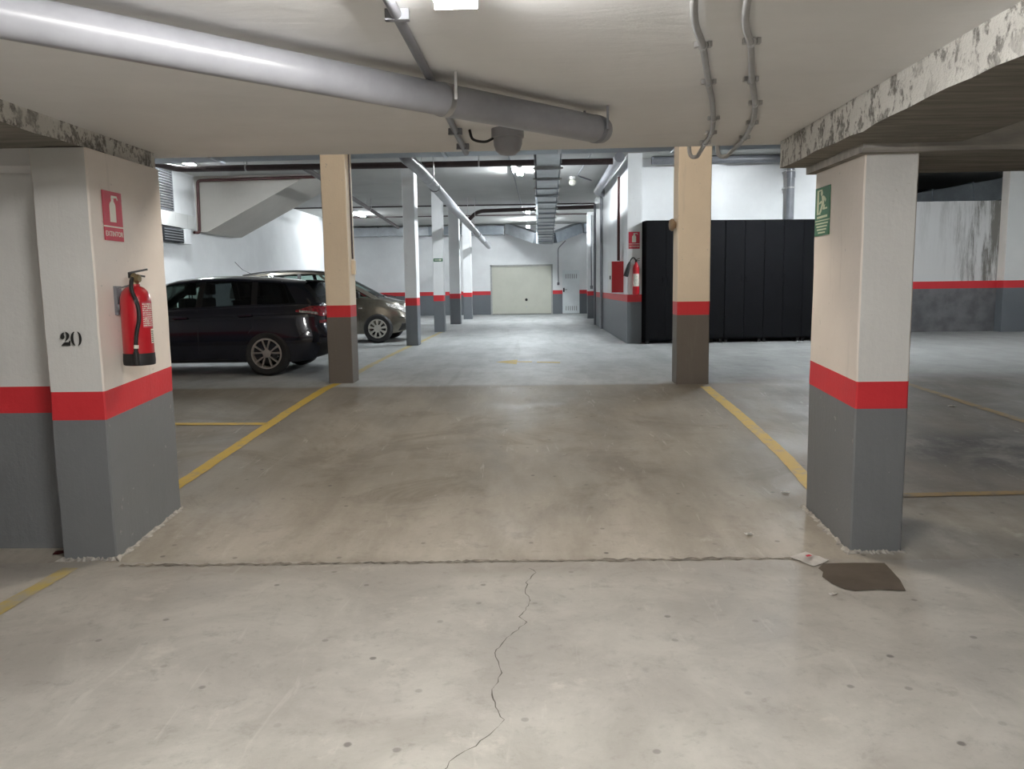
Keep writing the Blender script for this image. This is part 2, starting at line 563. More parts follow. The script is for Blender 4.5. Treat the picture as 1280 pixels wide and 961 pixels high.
def rough_beam():
    n = N('chipped beam face')
    a = n.noise(11, 7, 0.72, n.scaled((1, 1, 0.7)))
    b = n.noise(1.6, 4)
    msk = n.math('MULTIPLY', n.step(a, 0.49, 0.56), n.step(b, 0.26, 0.42))
    c = n.mix(msk, (0.70, 0.69, 0.65), n.mix(n.step(n.noise(40, 4), 0.4, 0.65), (0.20, 0.19, 0.175), (0.42, 0.41, 0.38)))
    n.color(c)
    n.set(Roughness=0.85)
    n.bump(n.math('ADD', n.math('MULTIPLY', a, -1.0), n.math('MULTIPLY', n.noise(50, 4), 0.2)), 0.9, 0.03)
    return n.m
M['beam_face'] = rough_beam()
def formwork(name, a, b):
    n = N(name)
    g = n.noise(5, 7, 0.7, n.scaled((0.35, 3.2, 2)))
    f = n.noise(2.2, 6, 0.7)
    c = n.mix(n.step(g, 0.3, 0.72), a, b)
    c = n.mix(n.math('MULTIPLY', n.step(f, 0.6, 0.72), 0.3), c, tuple(x * 1.9 for x in b))
    n.color(c)
    n.set(Roughness=0.85)
    n.bump(g, 0.4, 0.01)
    return n.m
M['formwork'] = formwork('bare formwork concrete', (0.12, 0.11, 0.092), (0.26, 0.24, 0.205))
M['concrete'] = formwork('weathered concrete', (0.30, 0.29, 0.275), (0.47, 0.455, 0.42))
M['stair_conc'] = painted('stair plaster', (0.50, 0.49, 0.47), dirtamt=0.25)

def stained_wall():
    n = N('water stained wall paint')
    sep = n.new('ShaderNodeSeparateXYZ')
    n.li(n.coord(), sep.inputs[0])
    X, Z = sep.outputs[0], sep.outputs[2]
    s = n.noise(3.2, 7, 0.72, n.scaled((1.5, 1, 0.16)))
    near_post = n.math('SUBTRACT', 1.0, n.step(n.math('ABSOLUTE', n.math('SUBTRACT', X, 10.75)), 0.1, 1.3))
    top = n.step(Z, 1.5, 3.6)
    amt = n.math('MULTIPLY', n.step(s, 0.43, 0.66), n.math('ADD', n.math('MULTIPLY', near_post, 1.1), n.math('MULTIPLY', top, 0.25)))
    n.color(n.mix(n.math('MINIMUM', amt, 0.88), (0.66, 0.65, 0.64), (0.13, 0.12, 0.10)))
    n.set(Roughness=0.75)
    n.bump(s, 0.3, 0.01)
    return n.m
M['stained'] = stained_wall()

def line_material():
    n = N('yellow road paint')
    f = n.noise(7, 7, 0.7)
    g = n.noise(40, 3, 0.7)
    a = n.math('MULTIPLY', n.step(f, 0.5, 0.66), 0.6)
    c = n.mix(a, (0.52, 0.36, 0.055), (0.30, 0.26, 0.19))
    c = n.mix(n.math('MULTIPLY', n.step(g, 0.55, 0.75), 0.35), c, (0.25, 0.2, 0.1))
    n.color(c)
    n.set(Roughness=0.6)
    return n.m
M['line'] = line_material()
def line_faded():
    n = N('faded yellow road paint')
    f = n.noise(5, 7, 0.7)
    n.color(n.mix(n.step(f, 0.4, 0.66), (0.46, 0.36, 0.12), (0.36, 0.33, 0.27)))
    n.set(Roughness=0.6)
    return n.m
M['line_faded'] = line_faded()
def line_dark():
    n = N('dirty yellow road paint')
    f = n.noise(5, 7, 0.7)
    n.color(n.mix(n.step(f, 0.4, 0.66), (0.26, 0.17, 0.045), (0.13, 0.11, 0.085)))
    n.set(Roughness=0.6)
    return n.m
M['line_dark'] = line_dark()

# ------------------------------------------------------------------ structure: floor
XL, XR, YB, YF = -7.8, 13.0, -6.0, 35.0
bm = bmesh.new()
ys = [YB, 0, Y0 - 0.02, Y0, 6, 7.5, 9.4, Y1, Y1 + 0.3, 14, 20, YF]
xs = [XL, -2.6, 0, 2.1, 6, XR]
grid = [[bm.verts.new((x, y, fz(y))) for x in xs] for y in ys]
for a, b in zip(grid[:-1], grid[1:]):
    for i in range(len(xs) - 1):
        bm.faces.new((a[i], a[i + 1], b[i + 1], b[i]))
FLOOR = struct('floor', bm, M['floor'])

def floor_strip(name, pts, width, mat_, lift=0.004, jag=0.0, step=0.12, parent=FLOOR, wander=0.0):
    """a painted or cracked strip following the floor surface"""
    bm = bmesh.new()
    P = [Vector((p[0], p[1], 0)) for p in pts]
    line = []
    for a, b in zip(P[:-1], P[1:]):
        k = max(1, int((b - a).length / step))
        for j in range(k):
            line.append(a.lerp(b, j / k))
    line.append(P[-1])
    if wander:
        line = [p + Vector((random.uniform(-wander, wander), random.uniform(-wander, wander), 0)) for p in line]
    rows = []
    for i, p in enumerate(line):
        t = (line[min(i + 1, len(line) - 1)] - line[max(i - 1, 0)]).normalized()
        s = Vector((t.y, -t.x, 0))
        w_ = width[0] + (width[1] - width[0]) * i / (len(line) - 1) if isinstance(width, tuple) else width
        row = []
        for e in (-1, 1):
            q = p + s * e * (w_ / 2 + (random.uniform(-jag, jag)))
            row.append(bm.verts.new((q.x, q.y, fz(q.y) + lift)))
        rows.append(row)
    for a, b in zip(rows[:-1], rows[1:]):
        bm.faces.new((a[0], a[1], b[1], b[0]))
    o = obj(name, bm, mat_, parent)
    return o

floor_strip('parking_line', [(-2.75, 5.3), (-2.70, 6.3), (-2.62, 8.5), (-2.52, 10.15)], 0.115, M['line'], jag=0.004)
floor_strip('parking_line', [(-2.52, 10.6), (-2.58, 13), (-2.58, 16.7)], 0.11, M['line_faded'], jag=0.006)
floor_strip('parking_line', [(-2.53, 17.3), (-2.50, 21.8)], 0.11, M['line_faded'], jag=0.006)
floor_strip('parking_line', [(-5.2, 7.92), (-2.68, 7.86)], 0.10, M['line'], jag=0.004)
floor_strip('parking_line', [(2.0, 5.35), (2.07, 6.5), (2.08, 8), (2.05, 9.55)], 0.12, M['line'], jag=0.004)
floor_strip('parking_line', [(2.2, 5.53), (4.9, 5.66)], 0.08, M['line_dark'], jag=0.004)
floor_strip('parking_line', [(4.44, 9.7), (4.58, 8.5), (4.78, 6.9), (4.95, 5.7)], 0.10, M['line_dark'], jag=0.006)
floor_strip('parking_line', [(-2.70, 3.2), (-2.68, 3.8), (-2.66, 4.36)], 0.10, M['line_faded'], jag=0.008)
# worn arrow on the aisle floor
bm = bmesh.new()
az = ZF + 0.004
for pts in ([(-0.62, 12.85), (-0.26, 12.45), (-0.26, 13.25)], [(-0.26, 12.78), (-0.02, 12.74), (-0.02, 12.90), (-0.26, 12.92)],
            [(0.06, 12.68), (0.42, 12.55), (0.43, 12.72), (0.06, 12.84)]):
    bm.faces.new([bm.verts.new((x, y, az)) for x, y in pts])
obj('floor_arrow', bm, M['line'], FLOOR)

M['crack'] = plain('crack shadow dirt', (0.12, 0.108, 0.092), 0.9, scale=30, bump=0.1)
M['joint'] = plain('joint dirt', (0.25, 0.225, 0.19), 0.9, var=0.55, scale=9, bump=0.2)
crack = [(-0.03, 4.33), (0.0, 4.26), (-0.045, 4.14), (-0.05, 3.98), (-0.03, 3.83), (-0.055, 3.72), (-0.075, 3.66), (-0.05, 3.60), (-0.115, 3.46), (-0.185, 3.28), (-0.165, 3.20),
         (-0.145, 3.10), (-0.165, 3.0), (-0.18, 2.93), (-0.15, 2.84), (-0.135, 2.77), (-0.125, 2.74), (-0.15, 2.68), (-0.215, 2.58), (-0.27, 2.52), (-0.305, 2.46), (-0.33, 2.38), (-0.34, 2.25)]
floor_strip('floor_crack', crack, 0.0035, M['crack'], lift=0.002, jag=0.0017, step=0.028, wander=0.007)
floor_strip('floor_joint', [(-2.4, 4.40), (-1.6, 4.41), (-0.6, 4.44), (0.3, 4.45), (1.2, 4.47), (1.62, 4.46)], 0.030, M['joint'], lift=0.003, jag=0.017, step=0.025)
# dark patch by the exit-sign pillar
M['patch'] = plain('dark brown patch', (0.088, 0.070, 0.052), 0.8, var=0.2, scale=6, bump=0.15)
bm = bmesh.new()
pp = [(1.615, 4.375), (1.78, 4.385), (1.955, 4.38), (1.945, 4.28), (1.925, 4.12), (1.885, 3.965), (1.75, 3.985), (1.63, 3.965), (1.585, 3.99), (1.548, 4.07), (1.535, 4.17), (1.565, 4.24), (1.56, 4.30)]
bm.faces.new([bm.verts.new((x, y, 0.004)) for x, y in pp])
obj('floor_patch', bm, M['patch'], FLOOR)
# rough mortar fillets at the feet of the two near pillars
def fillet(x0, x1, y0, y1, name='mortar_fillet'):
    bm = bmesh.new()
    loop = []
    for (a, b) in (((x0, y0), (x1, y0)), ((x1, y0), (x1, y1)), ((x1, y1), (x0, y1)), ((x0, y1), (x0, y0))):
        for k in range(30):
            loop.append((a[0] + (b[0] - a[0]) * k / 30, a[1] + (b[1] - a[1]) * k / 30))
    cx, cy = (x0 + x1) / 2, (y0 + y1) / 2
    ins, out = [], []
    for x, y in loop:
        dx, dy = (1 if x > cx else -1), (1 if y > cy else -1)
        h = random.uniform(0.004, 0.022)
        k = random.uniform(0.012, 0.045)
        ex = dx * k if abs(abs(x - cx) - (x1 - x0) / 2) < 0.02 else 0
        ey = dy * k if abs(abs(y - cy) - (y1 - y0) / 2) < 0.02 else 0
        ins.append(bm.verts.new((x + dx * 0.003, y + dy * 0.003, fz(y) + h)))
        out.append(bm.verts.new((x + ex, y + ey, fz(y + ey) + 0.002)))
    n = len(loop)
    for i in range(n):
        bm.faces.new((ins[i], ins[(i + 1) % n], out[(i + 1) % n], out[i]))
    obj(name, bm, M['fillet'], FLOOR)
M['fillet'] = plain('lime mortar', (0.40, 0.38, 0.345), 0.9, var=0.4, scale=25, bump=0.4)

# ------------------------------------------------------------------ structure: walls
def wall_faces(name, segs, mats, hb=0.84, ht=1.0, top=4.2, thick=0.2, nsub=1):
    """wall made of plan segments ((x0,y0),(x1,y1)); dado / band / upper paint; thickness behind (to the left of the direction)"""
    bm = bmesh.new()
    for (a, b) in segs:
        a, b = Vector((*a, 0)), Vector((*b, 0))
        t = (b - a).normalized()
        nrm = Vector((-t.y, t.x, 0)) * thick
        lv = []
        for z, rel in ((0, 1), (hb, 1), (ht, 1), (top, 0)):
            row = []
            for p in (a, b, b + nrm, a + nrm):
                row.append(bm.verts.new((p.x, p.y, (fz(p.y) if rel else 0) + z)))
            lv.append(row)
        for k in range(3):
            for i in range(4):
                f = bm.faces.new((lv[k][i], lv[k][(i + 1) % 4], lv[k + 1][(i + 1) % 4], lv[k + 1][i]))
                f.material_index = (0, 1, 2)[k]
        bm.faces.new(lv[3]).material_index = 2
        bm.faces.new(lv[0]).material_index = 0
    return struct(name, bm, mats)

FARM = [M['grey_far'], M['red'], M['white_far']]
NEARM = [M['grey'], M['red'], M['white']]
# far end wall with openings for the garage door and the small door
GX0, GX1, GZ = -1.82, 0.88, 2.50
DX0, DX1, DZ = 1.30, 2.04, 2.24
bm = bmesh.new()
def wallpiece(x0, x1, z0, z1, mi):
    box(bm, x0, x1, 35.0, 35.2, z0, z1, 0, mi)
for x0, x1 in ((XL - 0.2, GX0), (GX1, DX0), (DX1, 4.0)):
    wallpiece(x0, x1, ZF, ZF + 0.86, 0)
    wallpiece(x0, x1, ZF + 0.86, ZF + 1.02, 1)
    wallpiece(x0, x1, ZF + 1.02, 4.25, 2)
wallpiece(GX0, GX1, GZ, 4.25, 2)
wallpiece(DX0, DX1, DZ, 4.25, 2)
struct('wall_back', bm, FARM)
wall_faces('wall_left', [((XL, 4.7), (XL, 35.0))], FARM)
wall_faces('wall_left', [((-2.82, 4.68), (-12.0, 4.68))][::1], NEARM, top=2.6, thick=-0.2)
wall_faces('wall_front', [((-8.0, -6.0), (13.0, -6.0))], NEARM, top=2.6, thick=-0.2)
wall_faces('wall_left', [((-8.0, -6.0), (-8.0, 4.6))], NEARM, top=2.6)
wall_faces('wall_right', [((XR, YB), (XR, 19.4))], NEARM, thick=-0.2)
# block between the aisle and the bay with the lockers
bm = bmesh.new()
def blk(x0, x1, y0, y1):
    box(bm, x0, x1, y0, y1, ZF, ZF + 0.86, 0, 0)
    box(bm, x0, x1, y0, y1, ZF + 0.86, ZF + 1.01, 0, 1)
    box(bm, x0, x1, y0, y1, ZF + 1.01, 4.22, 0, 2)
blk(1.95, 2.245, 16.62, 25.2)
struct('wall_right', bm, FARM)
bm = bmesh.new()
blk(2.245, 7.1, 17.36, 17.6)
struct('wall_right', bm, FARM)
bm = bmesh.new()
blk(2.245, 2.75, 25.0, 25.2)
blk(2.65, 2.85, 25.2, 35.0)
struct('wall_right', bm, FARM)
# low stained wall beyond the exit-sign pillar, open above into a dark recess
bm = bmesh.new()
box(bm, 7.3, 13.0, 19.3, 19.5, ZF, ZF + 1.02, 0, 0)
box(bm, 7.3, 13.0, 19.3, 19.5, ZF + 1.02, ZF + 1.19, 0, 1)
box(bm, 7.3, 13.0, 19.3, 19.5, ZF + 1.19, 3.40, 0, 2)
struct('wall_right', bm, [plain('worn grey dado', (0.15, 0.15, 0.155), 0.6, var=0.3, scale=3), M['red'], M['stained']])
bm = bmesh.new()
box(bm, 7.1, 7.3, 17.6, 19.5, ZF, 4.22)
struct('wall_right', bm, M['white_far'])
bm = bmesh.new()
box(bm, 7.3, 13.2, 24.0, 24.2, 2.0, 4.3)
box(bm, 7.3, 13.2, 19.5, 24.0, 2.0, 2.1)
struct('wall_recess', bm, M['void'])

# ceilings and beams
bm = bmesh.new()
n_ = 40
lo, hi = [], []
for i in range(n_ + 1):
    x = -8.2 + 21.4 * i / n_
    ye = 5.60 - 0.022 * (x + 2.5) + random.uniform(-0.006, 0.006)
    lo.append((bm.verts.new((x, -6.2, 2.48)), bm.verts.new((x, 2.0, 2.48)), bm.verts.new((x, ye, 2.48))))
    hi.append((bm.verts.new((x, -6.2, 2.85)), bm.verts.new((x, 2.0, 2.85)), bm.verts.new((x, ye, 2.85))))
for i in range(n_):
    for k in range(2):
        bm.faces.new((lo[i][k], lo[i + 1][k], lo[i + 1][k + 1], lo[i][k + 1]))
        bm.faces.new((hi[i][k], hi[i + 1][k], hi[i + 1][k + 1], hi[i][k + 1]))
    bm.faces.new((lo[i][2], lo[i + 1][2], hi[i + 1][2], hi[i][2]))
    bm.faces.new((lo[i][0], lo[i + 1][0], hi[i + 1][0], hi[i][0]))
struct('ceiling', bm, M['ceiling'])
bm = bmesh.new()
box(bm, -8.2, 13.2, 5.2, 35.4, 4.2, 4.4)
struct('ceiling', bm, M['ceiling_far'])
bm = bmesh.new()
box(bm, -8.2, 13.2, 5.3, 5.42, 2.7, 4.25)
struct('wall_front', bm, M['white'])

def wobbly_beam(name, x0, x1, y0, y1, z0, z1, face, mats, rough=0.012):
    """downstand beam along Y: the aisle-side face is chipped, the underside is bare"""
    bm = bmesh.new()
    ny, nz = 70, 5
    xi, xo = (x0, x1) if face > 0 else (x1, x0)
    g = []
    for i in range(ny + 1):
        y = y0 + (y1 - y0) * i / ny
        row = []
        for k in range(nz + 1):
            z = z0 + (z1 - z0) * k / nz
            j = mnoise.noise(Vector((y * 7, z * 9, 3.1))) * rough * (1 if k < nz else 0)
            zz = z + (mnoise.noise(Vector((y * 5, 1.7, 0))) * 0.014 if k == 0 else 0)
            row.append(bm.verts.new((xi + j - (0.03 * face if k == 0 else 0) * 0, y, zz)))
        o1 = bm.verts.new((xo, y, z0))
        o2 = bm.verts.new((xo, y, z1))
        g.append((row, o1, o2))
    for (ra, a1, a2), (rb, b1, b2) in zip(g[:-1], g[1:]):
        for k in range(nz):
            bm.faces.new((ra[k], ra[k + 1], rb[k + 1], rb[k])).material_index = 0
        bm.faces.new((ra[0], rb[0], b1, a1)).material_index = 1
        bm.faces.new((a1, b1, b2, a2)).material_index = 2
    for (r_, o1, o2) in (g[0], g[-1]):
        bm.faces.new(r_ + [o2, o1]).material_index = 0
    return struct(name, bm, mats)
wobbly_beam('beam', 1.62, 2.30, -6.0, 5.38, 2.305, 2.49, 1, [M['beam_face'], M['formwork'], M['concrete']])
wobbly_beam('beam', -3.4, -2.50, -6.0, 5.40, 2.375, 2.49, -1, [M['beam_face'], M['formwork'], M['concrete']])
def cross_beam(x0, x1, y0, y1, z0, z1, mats):
    bm = bmesh.new()
    nx = 60
    g = []
    for i in range(nx + 1):
        x = x0 + (x1 - x0) * i / nx
        dz = mnoise.noise(Vector((x * 3, 2.2, 0))) * 0.012
        g.append([bm.verts.new((x, y0, z1)), bm.verts.new((x, y0 + dz, z0 + 0.02 + dz)), bm.verts.new((x, y0 + 0.03, z0 + dz)), bm.verts.new((x, y1, z0)), bm.verts.new((x, y1, z1))])
    for a, b in zip(g[:-1], g[1:]):
        for k in range(4):
            bm.faces.new((a[k], a[k + 1], b[k + 1], b[k])).material_index = 0 if k < 2 else 1
    bm.faces.new(g[0])
    bm.faces.new(g[-1])
    return struct('beam', bm, mats, 40)
cross_beam(1.78, 12.9, 4.45, 5.36, 2.262, 2.46, [M['concrete'], M['formwork']])
cross_beam(-7.9, -2.80, 4.53, 5.38, 2.262, 2.47, [M['ceiling'], M['ceiling']])

# ------------------------------------------------------------------ pillars
def pillar(label, x0, x1, y0, y1, ztop, mats, front=2, inner=None, hb=0.84, ht=1.0, sl=0.0):
    """mats = [dado, band, upper front, upper side]; chamfered corners with a slightly uneven edge"""
    bm = bmesh.new()
    c = 0.008
    plan = [(x0 + c, y0), (x1 - c, y0), (x1, y0 + c), (x1, y1 - c), (x1 - c, y1), (x0 + c, y1), (x0, y1 - c), (x0, y0 + c)]
    levels = []
    zs = [(0.0, 1), (0.28, 1), (0.56, 1), (hb, 1), (ht, 1)]
    nz = 8
    rows = []
    for z, rel in zs:
        rows.append([(x, y, fz(y) + z) for x, y in plan])
    base = rows[-1]
    for k in range(1, nz + 1):
        t = k / nz
        rows.append([(x, y, (bz * (1 - t) + ztop * t)) for (x, y), (_, _, bz) in zip(plan, base)])
    vr = []
    for ri, row in enumerate(rows):
        vs = []
        for k, (x, y, z) in enumerate(row):
            j = mnoise.noise(Vector((x * 3, y * 3, z * 6))) * 0.006
            vs.append(bm.verts.new((x + j, y + j * 0.6, z)))
        vr.append(vs)
    for i, (a, b) in enumerate(zip(vr[:-1], vr[1:])):
        for k in range(8):
            f = bm.faces.new((a[k], a[(k + 1) % 8], b[(k + 1) % 8], b[k]))
            f.material_index = 0 if i < 3 else 1 if i < 4 else (2 if k in (0, 4) else 3)
    bm.faces.new(vr[0])
    bm.faces.new(vr[-1])
    o = obj('concrete_pillar', bm, mats)
    return tag(o, label, 'pillar')

PN = [M['grey'], M['red'], M['white'], M['cream']]
PT = [M['tan_dado'], M['red'], M['tan'], M['tan']]
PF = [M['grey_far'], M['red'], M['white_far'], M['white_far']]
pil20 = pillar('thick white pillar with the stencilled number 20 and red extinguisher on its side', -2.79, -2.47, 4.5, 5.38, 2.37, PN, hb=0.835)
pilexit = pillar('thick white pillar with the green exit sign, beside the dark floor patch', 1.83, 2.125, 4.55, 5.32, 2.27, PN, hb=0.845)
fillet(-2.79, -2.47, 4.5, 5.38)
fillet(1.83, 2.125, 4.55, 5.32)
pil_tl = pillar('beige pillar at the tail of the dark blue car, cable down its side', -2.64, -2.325, 10.2, 10.55, 4.2, PT, hb=0.85)
pil_tr = pillar('beige pillar standing in front of the black lockers', 1.74, 2.13, 9.72, 10.05, 4.2, PT, hb=0.84)
pillar('white pillar at the nose of the bronze car', -2.67, -2.42, 16.8, 17.25, 4.2, PF)
pil_arrow = pillar('white pillar carrying the small arrow sign', -2.70, -2.42, 21.9, 22.3, 4.2, PF)
pillar('grey-looking pillar just behind the one with the arrow sign', -2.72, -2.38, 26.4, 26.8, 4.2, PF)
pillar('white pillar nearest the beige garage door', -2.62, -2.30, 30.4, 30.8, 4.2, PF)
pillar('slim white pillar by the small white door', 2.02, 2.32, 29.6, 30.0, 4.2, PF)
pillar('white pillar standing against the water stained wall', 10.93, 11.5, 19.0, 19.29, 4.2, [M['grey_far'], M['red'], M['white'], M['cream']], hb=1.02, ht=1.19)

# the stencilled 20
def stencil20(parent):
    bm = bmesh.new()
    fr = ((-2.69, 4.487, 1.268), (1, 0, 0), (0, 0, 1), (0, -1, 0))
    S = 0.083
    def arc(cx, cy, rx, ry, a0, a1, n=14):
        return [(cx + rx * math.cos(math.radians(a0 + (a1 - a0) * i / n)), cy + ry * math.sin(math.radians(a0 + (a1 - a0) * i / n))) for i in range(n + 1)]
    def add(pts):
        poly_prism(bm, [(x * S, y * S) for x, y in pts], fr, 0.0015)
    # 0 : two crescents
    cx = 1.10
    add(arc(cx - 0.04, 0.5, 0.34, 0.5, 100, 260) + [(cx - 0.10, 0.06)] + arc(cx - 0.10, 0.5, 0.09, 0.40, 260, 100)[1:-1] + [(cx - 0.10, 0.94)])
    add(arc(cx + 0.04, 0.5, 0.34, 0.5, -80, 80) + [(cx + 0.12, 0.94)] + arc(cx + 0.12, 0.5, 0.09, 0.40, 80, -80)[1:-1] + [(cx + 0.12, 0.06)])
    # 2 : ball with stem, bowl, foot
    add(arc(0.14, 0.64, 0.16, 0.17, 200, 360, 10) + [(0.26, 0.80), (0.27, 0.95), (0.16, 0.90), (0.05, 0.80)])
    add([(0.36, 0.98), (0.47, 0.96), (0.58, 0.88), (0.64, 0.75), (0.62, 0.60), (0.52, 0.46), (0.36, 0.34), (0.30, 0.30), (0.36, 0.42), (0.42, 0.58), (0.43, 0.76), (0.40, 0.90)])
    add([(0.02, 0.02), (0.66, 0.02), (0.69, 0.38), (0.63, 0.38), (0.56, 0.27), (0.30, 0.26), (0.20, 0.22)])
    o = obj('stencilled_number', bm, M['ink'], parent)
    o['label'] = 'black stencilled number 20'
stencil20(pil20)

# cable and box on the beige pillar by the blue car; round fitting on the other
bm = bmesh.new()
tube(bm, [(-2.312, 10.37, 3.9), (-2.311, 10.37, 2.9), (-2.31, 10.37, 1.95)], 0.012, 8)
cb = obj('pillar_cable', bm, M['oxide'], pil_tl)
bm = bmesh.new()
box(bm, -2.33, -2.28, 10.34, 10.42, 1.75, 1.93, 0.006)
obj('cable_box', bm, M['tan'], pil_tl)
bm = bmesh.new()
lathe(bm, [(0.012, 0), (0.035, 0.0), (0.045, 0.02), (0.07, 0.03), (0.075, 0.05), (0.06, 0.075), (0.02, 0.085), (0.001, 0.085)], 20, (0, 0, 0), 'x')
bell = obj('alarm_fitting', bm, plain('dusty brown plastic', (0.28, 0.20, 0.13), 0.6), None, 40, loc=(1.738, 9.86, 2.28), rot=(0, 0, PI))
tag(bell, 'small round brown fitting on the edge of the beige pillar before the lockers', 'wall fitting')

# ------------------------------------------------------------------ lamps
LAMP_LABEL = {
    'near': 'white fluorescent batten on the low ceiling above the big grey pipe',
    'behind': 'white fluorescent batten on the low ceiling behind the viewpoint',
    'rampbay': 'warm glowing tube lamp high over the ramp between the beige pillars and low slab',
    'aisle1': 'first glowing tube lamp over the aisle, beside the galvanised duct',
    'aisle2': 'second glowing tube lamp over the aisle, beyond the first brown pipe',
    'aisle3': 'farthest glowing tube lamp over the aisle, at the forked duct',
    'leftbay': 'glowing tube lamp on the ceiling over the bronze car bay',
    'leftvent': 'glowing tube lamp near the louvred vent over the dark blue car',
    'rightbay': 'glowing tube lamp over the bay in front of the black lockers',
    'rightfar': 'glowing tube lamp over the bay in front of the stained wall',
}
for key, loc, dr, strength, colr in LAMPS:
    t = thing('ceiling_lamp', LAMP_LABEL[key], 'lamp', loc, 0 if dr == 'y' else PI / 2, 'fluorescent ceiling lamps')
    bm = bmesh.new()
    box(bm, -0.018, 0.018, -0.62, 0.62, -0.05, 0.0, 0.006)
    obj('housing', bm, M['plastic_white'], t)
    em = emit('tube light ' + key, colr, strength)
    for sx in (-0.05, 0.05):
        bm = bmesh.new()
        tube(bm, [(sx, -0.59, -0.066), (sx, 0.59, -0.066)], 0.013, 12)
        tb = obj('tube', bm, em, t, 40)
        tb['label'] = 'glowing fluorescent tube'
    for sy in (-1, 1):
        bm = bmesh.new()
        box(bm, -0.065, 0.065, sy * 0.605 - 0.015, sy * 0.605 + 0.015, -0.082, -0.044, 0.004)
        obj('lamp_holder', bm, M['plastic_white'], t)
    if key == 'aisle3':
        for sy in (-0.5, 0.5):
            bm = bmesh.new()
            tube(bm, [(0, sy, -0.002), (0, sy, 0.22)], 0.006, 6)
            obj('hanger', bm, M['steel'], t)

# ------------------------------------------------------------------ pipes and conduits on the near ceiling
t = thing('drain_pipe', 'big grey plastic drain pipe running diagonally under the low ceiling', 'pipe', (0, 0, 0))
bm = bmesh.new()
d45 = Vector((1.98, 2.0, 0)).normalized()
pe = Vector((0.388, 4.345, 2.375))
pts, rs = [], []
for s_, r_ in ((3.8, 0.067), (1.12, 0.067), (1.11, 0.0705), (1.05, 0.0705), (1.04, 0.0685), (0.045, 0.0685), (0.02, 0.066), (0.006, 0.059), (0.0, 0.046)):
    pts.append(pe - d45 * s_)
    rs.append(r_)
tube(bm, pts, rs, 40)
obj('pipe_run', bm, M['pvc'], t, 35)
def clamp(parent, p, d, r, ztop, mat_=None, width=0.03):
    """pipe ring with a threaded rod or ears up to the slab"""
    bm = bmesh.new()
    p, d = Vector(p), Vector(d).normalized()
    tube(bm, [p - d * width / 2, p + d * width / 2], r + 0.005, 28)
    side = d.cross(Vector((0, 0, 1))).normalized()
    for s_ in (-1, 1):
        q = p + side * s_ * (r + 0.012)
        bar(bm, q + Vector((0, 0, -0.012)), Vector((q.x, q.y, ztop)), 0.012, 0.02)
    return obj('pipe_clamp', bm, mat_ or M['steel'], parent, 40)
clamp(t, pe - d45 * 0.07, d45, 0.066, 2.478, M['pvc_dark'])
clamp(t, pe - d45 * 1.08, d45, 0.067, 2.478)

t = thing('drain_trap', 'round grey drain trap half hidden behind the big diagonal pipe', 'drain trap', (-0.135, 4.80, 2.48))
bm = bmesh.new()
lathe(bm, [(0.095, 0.0), (0.095, -0.05), (0.085, -0.055), (0.083, -0.09), (0.07, -0.125), (0.045, -0.148), (0.001, -0.155)], 28)
obj('trap_bowl', bm, M['pvc'], t, 40)
bm = bmesh.new()
tube(bm, smooth_path([(-0.22, -0.02, -0.005), (-0.20, -0.03, -0.06), (-0.13, -0.03, -0.075), (-0.075, -0.02, -0.05)]), 0.008, 8)
obj('trap_hose', bm, M['black_trim'], t, 60)

t = thing('cable_trunking', 'straight dark grey conduit on the low ceiling crossing above the big pipe', 'conduit', (0, 0, 0))
bm = bmesh.new()
tube(bm, [(-0.455, 0.6, 2.461), (-0.43, 3.5, 2.461), (-0.435, 5.5, 2.461)], 0.018, 12)
obj('conduit_run', bm, M['pvc_dark'], t, 40)
for y in (2.75, 3.78, 4.75, 5.25):
    bm = bmesh.new()
    box(bm, -0.475, -0.395, y - 0.014, y + 0.014, 2.443, 2.479, 0.003)
    lathe(bm, [(0.009, -0.012), (0.009, 0)], 8, (-0.468, y, 2.455))
    obj('conduit_clip', bm, M['pvc_dark'], t)

def conduit(label, pts, clips):
    t = thing('ceiling_conduit', label, 'conduit', (0, 0, 0), 0, 'pair of conduits on the low ceiling')
    bm = bmesh.new()
    P = smooth_path(pts, 8)
    tube(bm, P, 0.0135, 12)
    obj('conduit_run', bm, M['conduit'], t, 60)
    for (x, y) in clips:
        bm = bmesh.new()
        tube(bm, [(x, y - 0.01, 2.463), (x, y + 0.01, 2.463)], 0.017, 12)
        for s_ in (-1, 1):
            box(bm, x + s_ * 0.026 - 0.007, x + s_ * 0.026 + 0.007, y - 0.012, y + 0.012, 2.458, 2.479, 0.002)
        bar(bm, (x - 0.030, y, 2.474), (x + 0.030, y, 2.474), 0.014, 0.004)
        obj('conduit_clip', bm, M['steel'], t)
    return t
conduit('thin grey conduit with clips left of its twin on the low ceiling',
        [(0.30, 1.2, 2.463), (0.52, 2.67, 2.463), (0.66, 3.2, 2.463), (0.80, 3.75, 2.463), (0.93, 4.25, 2.463), (1.07, 4.9, 2.463), (1.12, 5.35, 2.463), (1.13, 5.52, 2.447), (1.12, 5.60, 2.425), (1.08, 5.62, 2.45), (1.07, 5.62, 2.62)],
        [(0.655, 3.18), (0.80, 3.75), (1.0, 4.55), (1.08, 4.97), (1.115, 5.3)])
conduit('thin grey conduit with clips right of its twin on the low ceiling',
        [(0.45, 1.2, 2.463), (0.69, 2.68, 2.463), (0.84, 3.2, 2.463), (0.98, 3.70, 2.463), (1.13, 4.2, 2.463), (1.24, 4.65, 2.463), (1.33, 5.2, 2.463), (1.34, 5.48, 2.450), (1.32, 5.60, 2.425), (1.27, 5.62, 2.45), (1.26, 5.62, 2.62)],
        [(0.83, 3.15), (0.98, 3.72), (1.13, 4.195), (1.25, 4.70), (1.325, 5.15)])

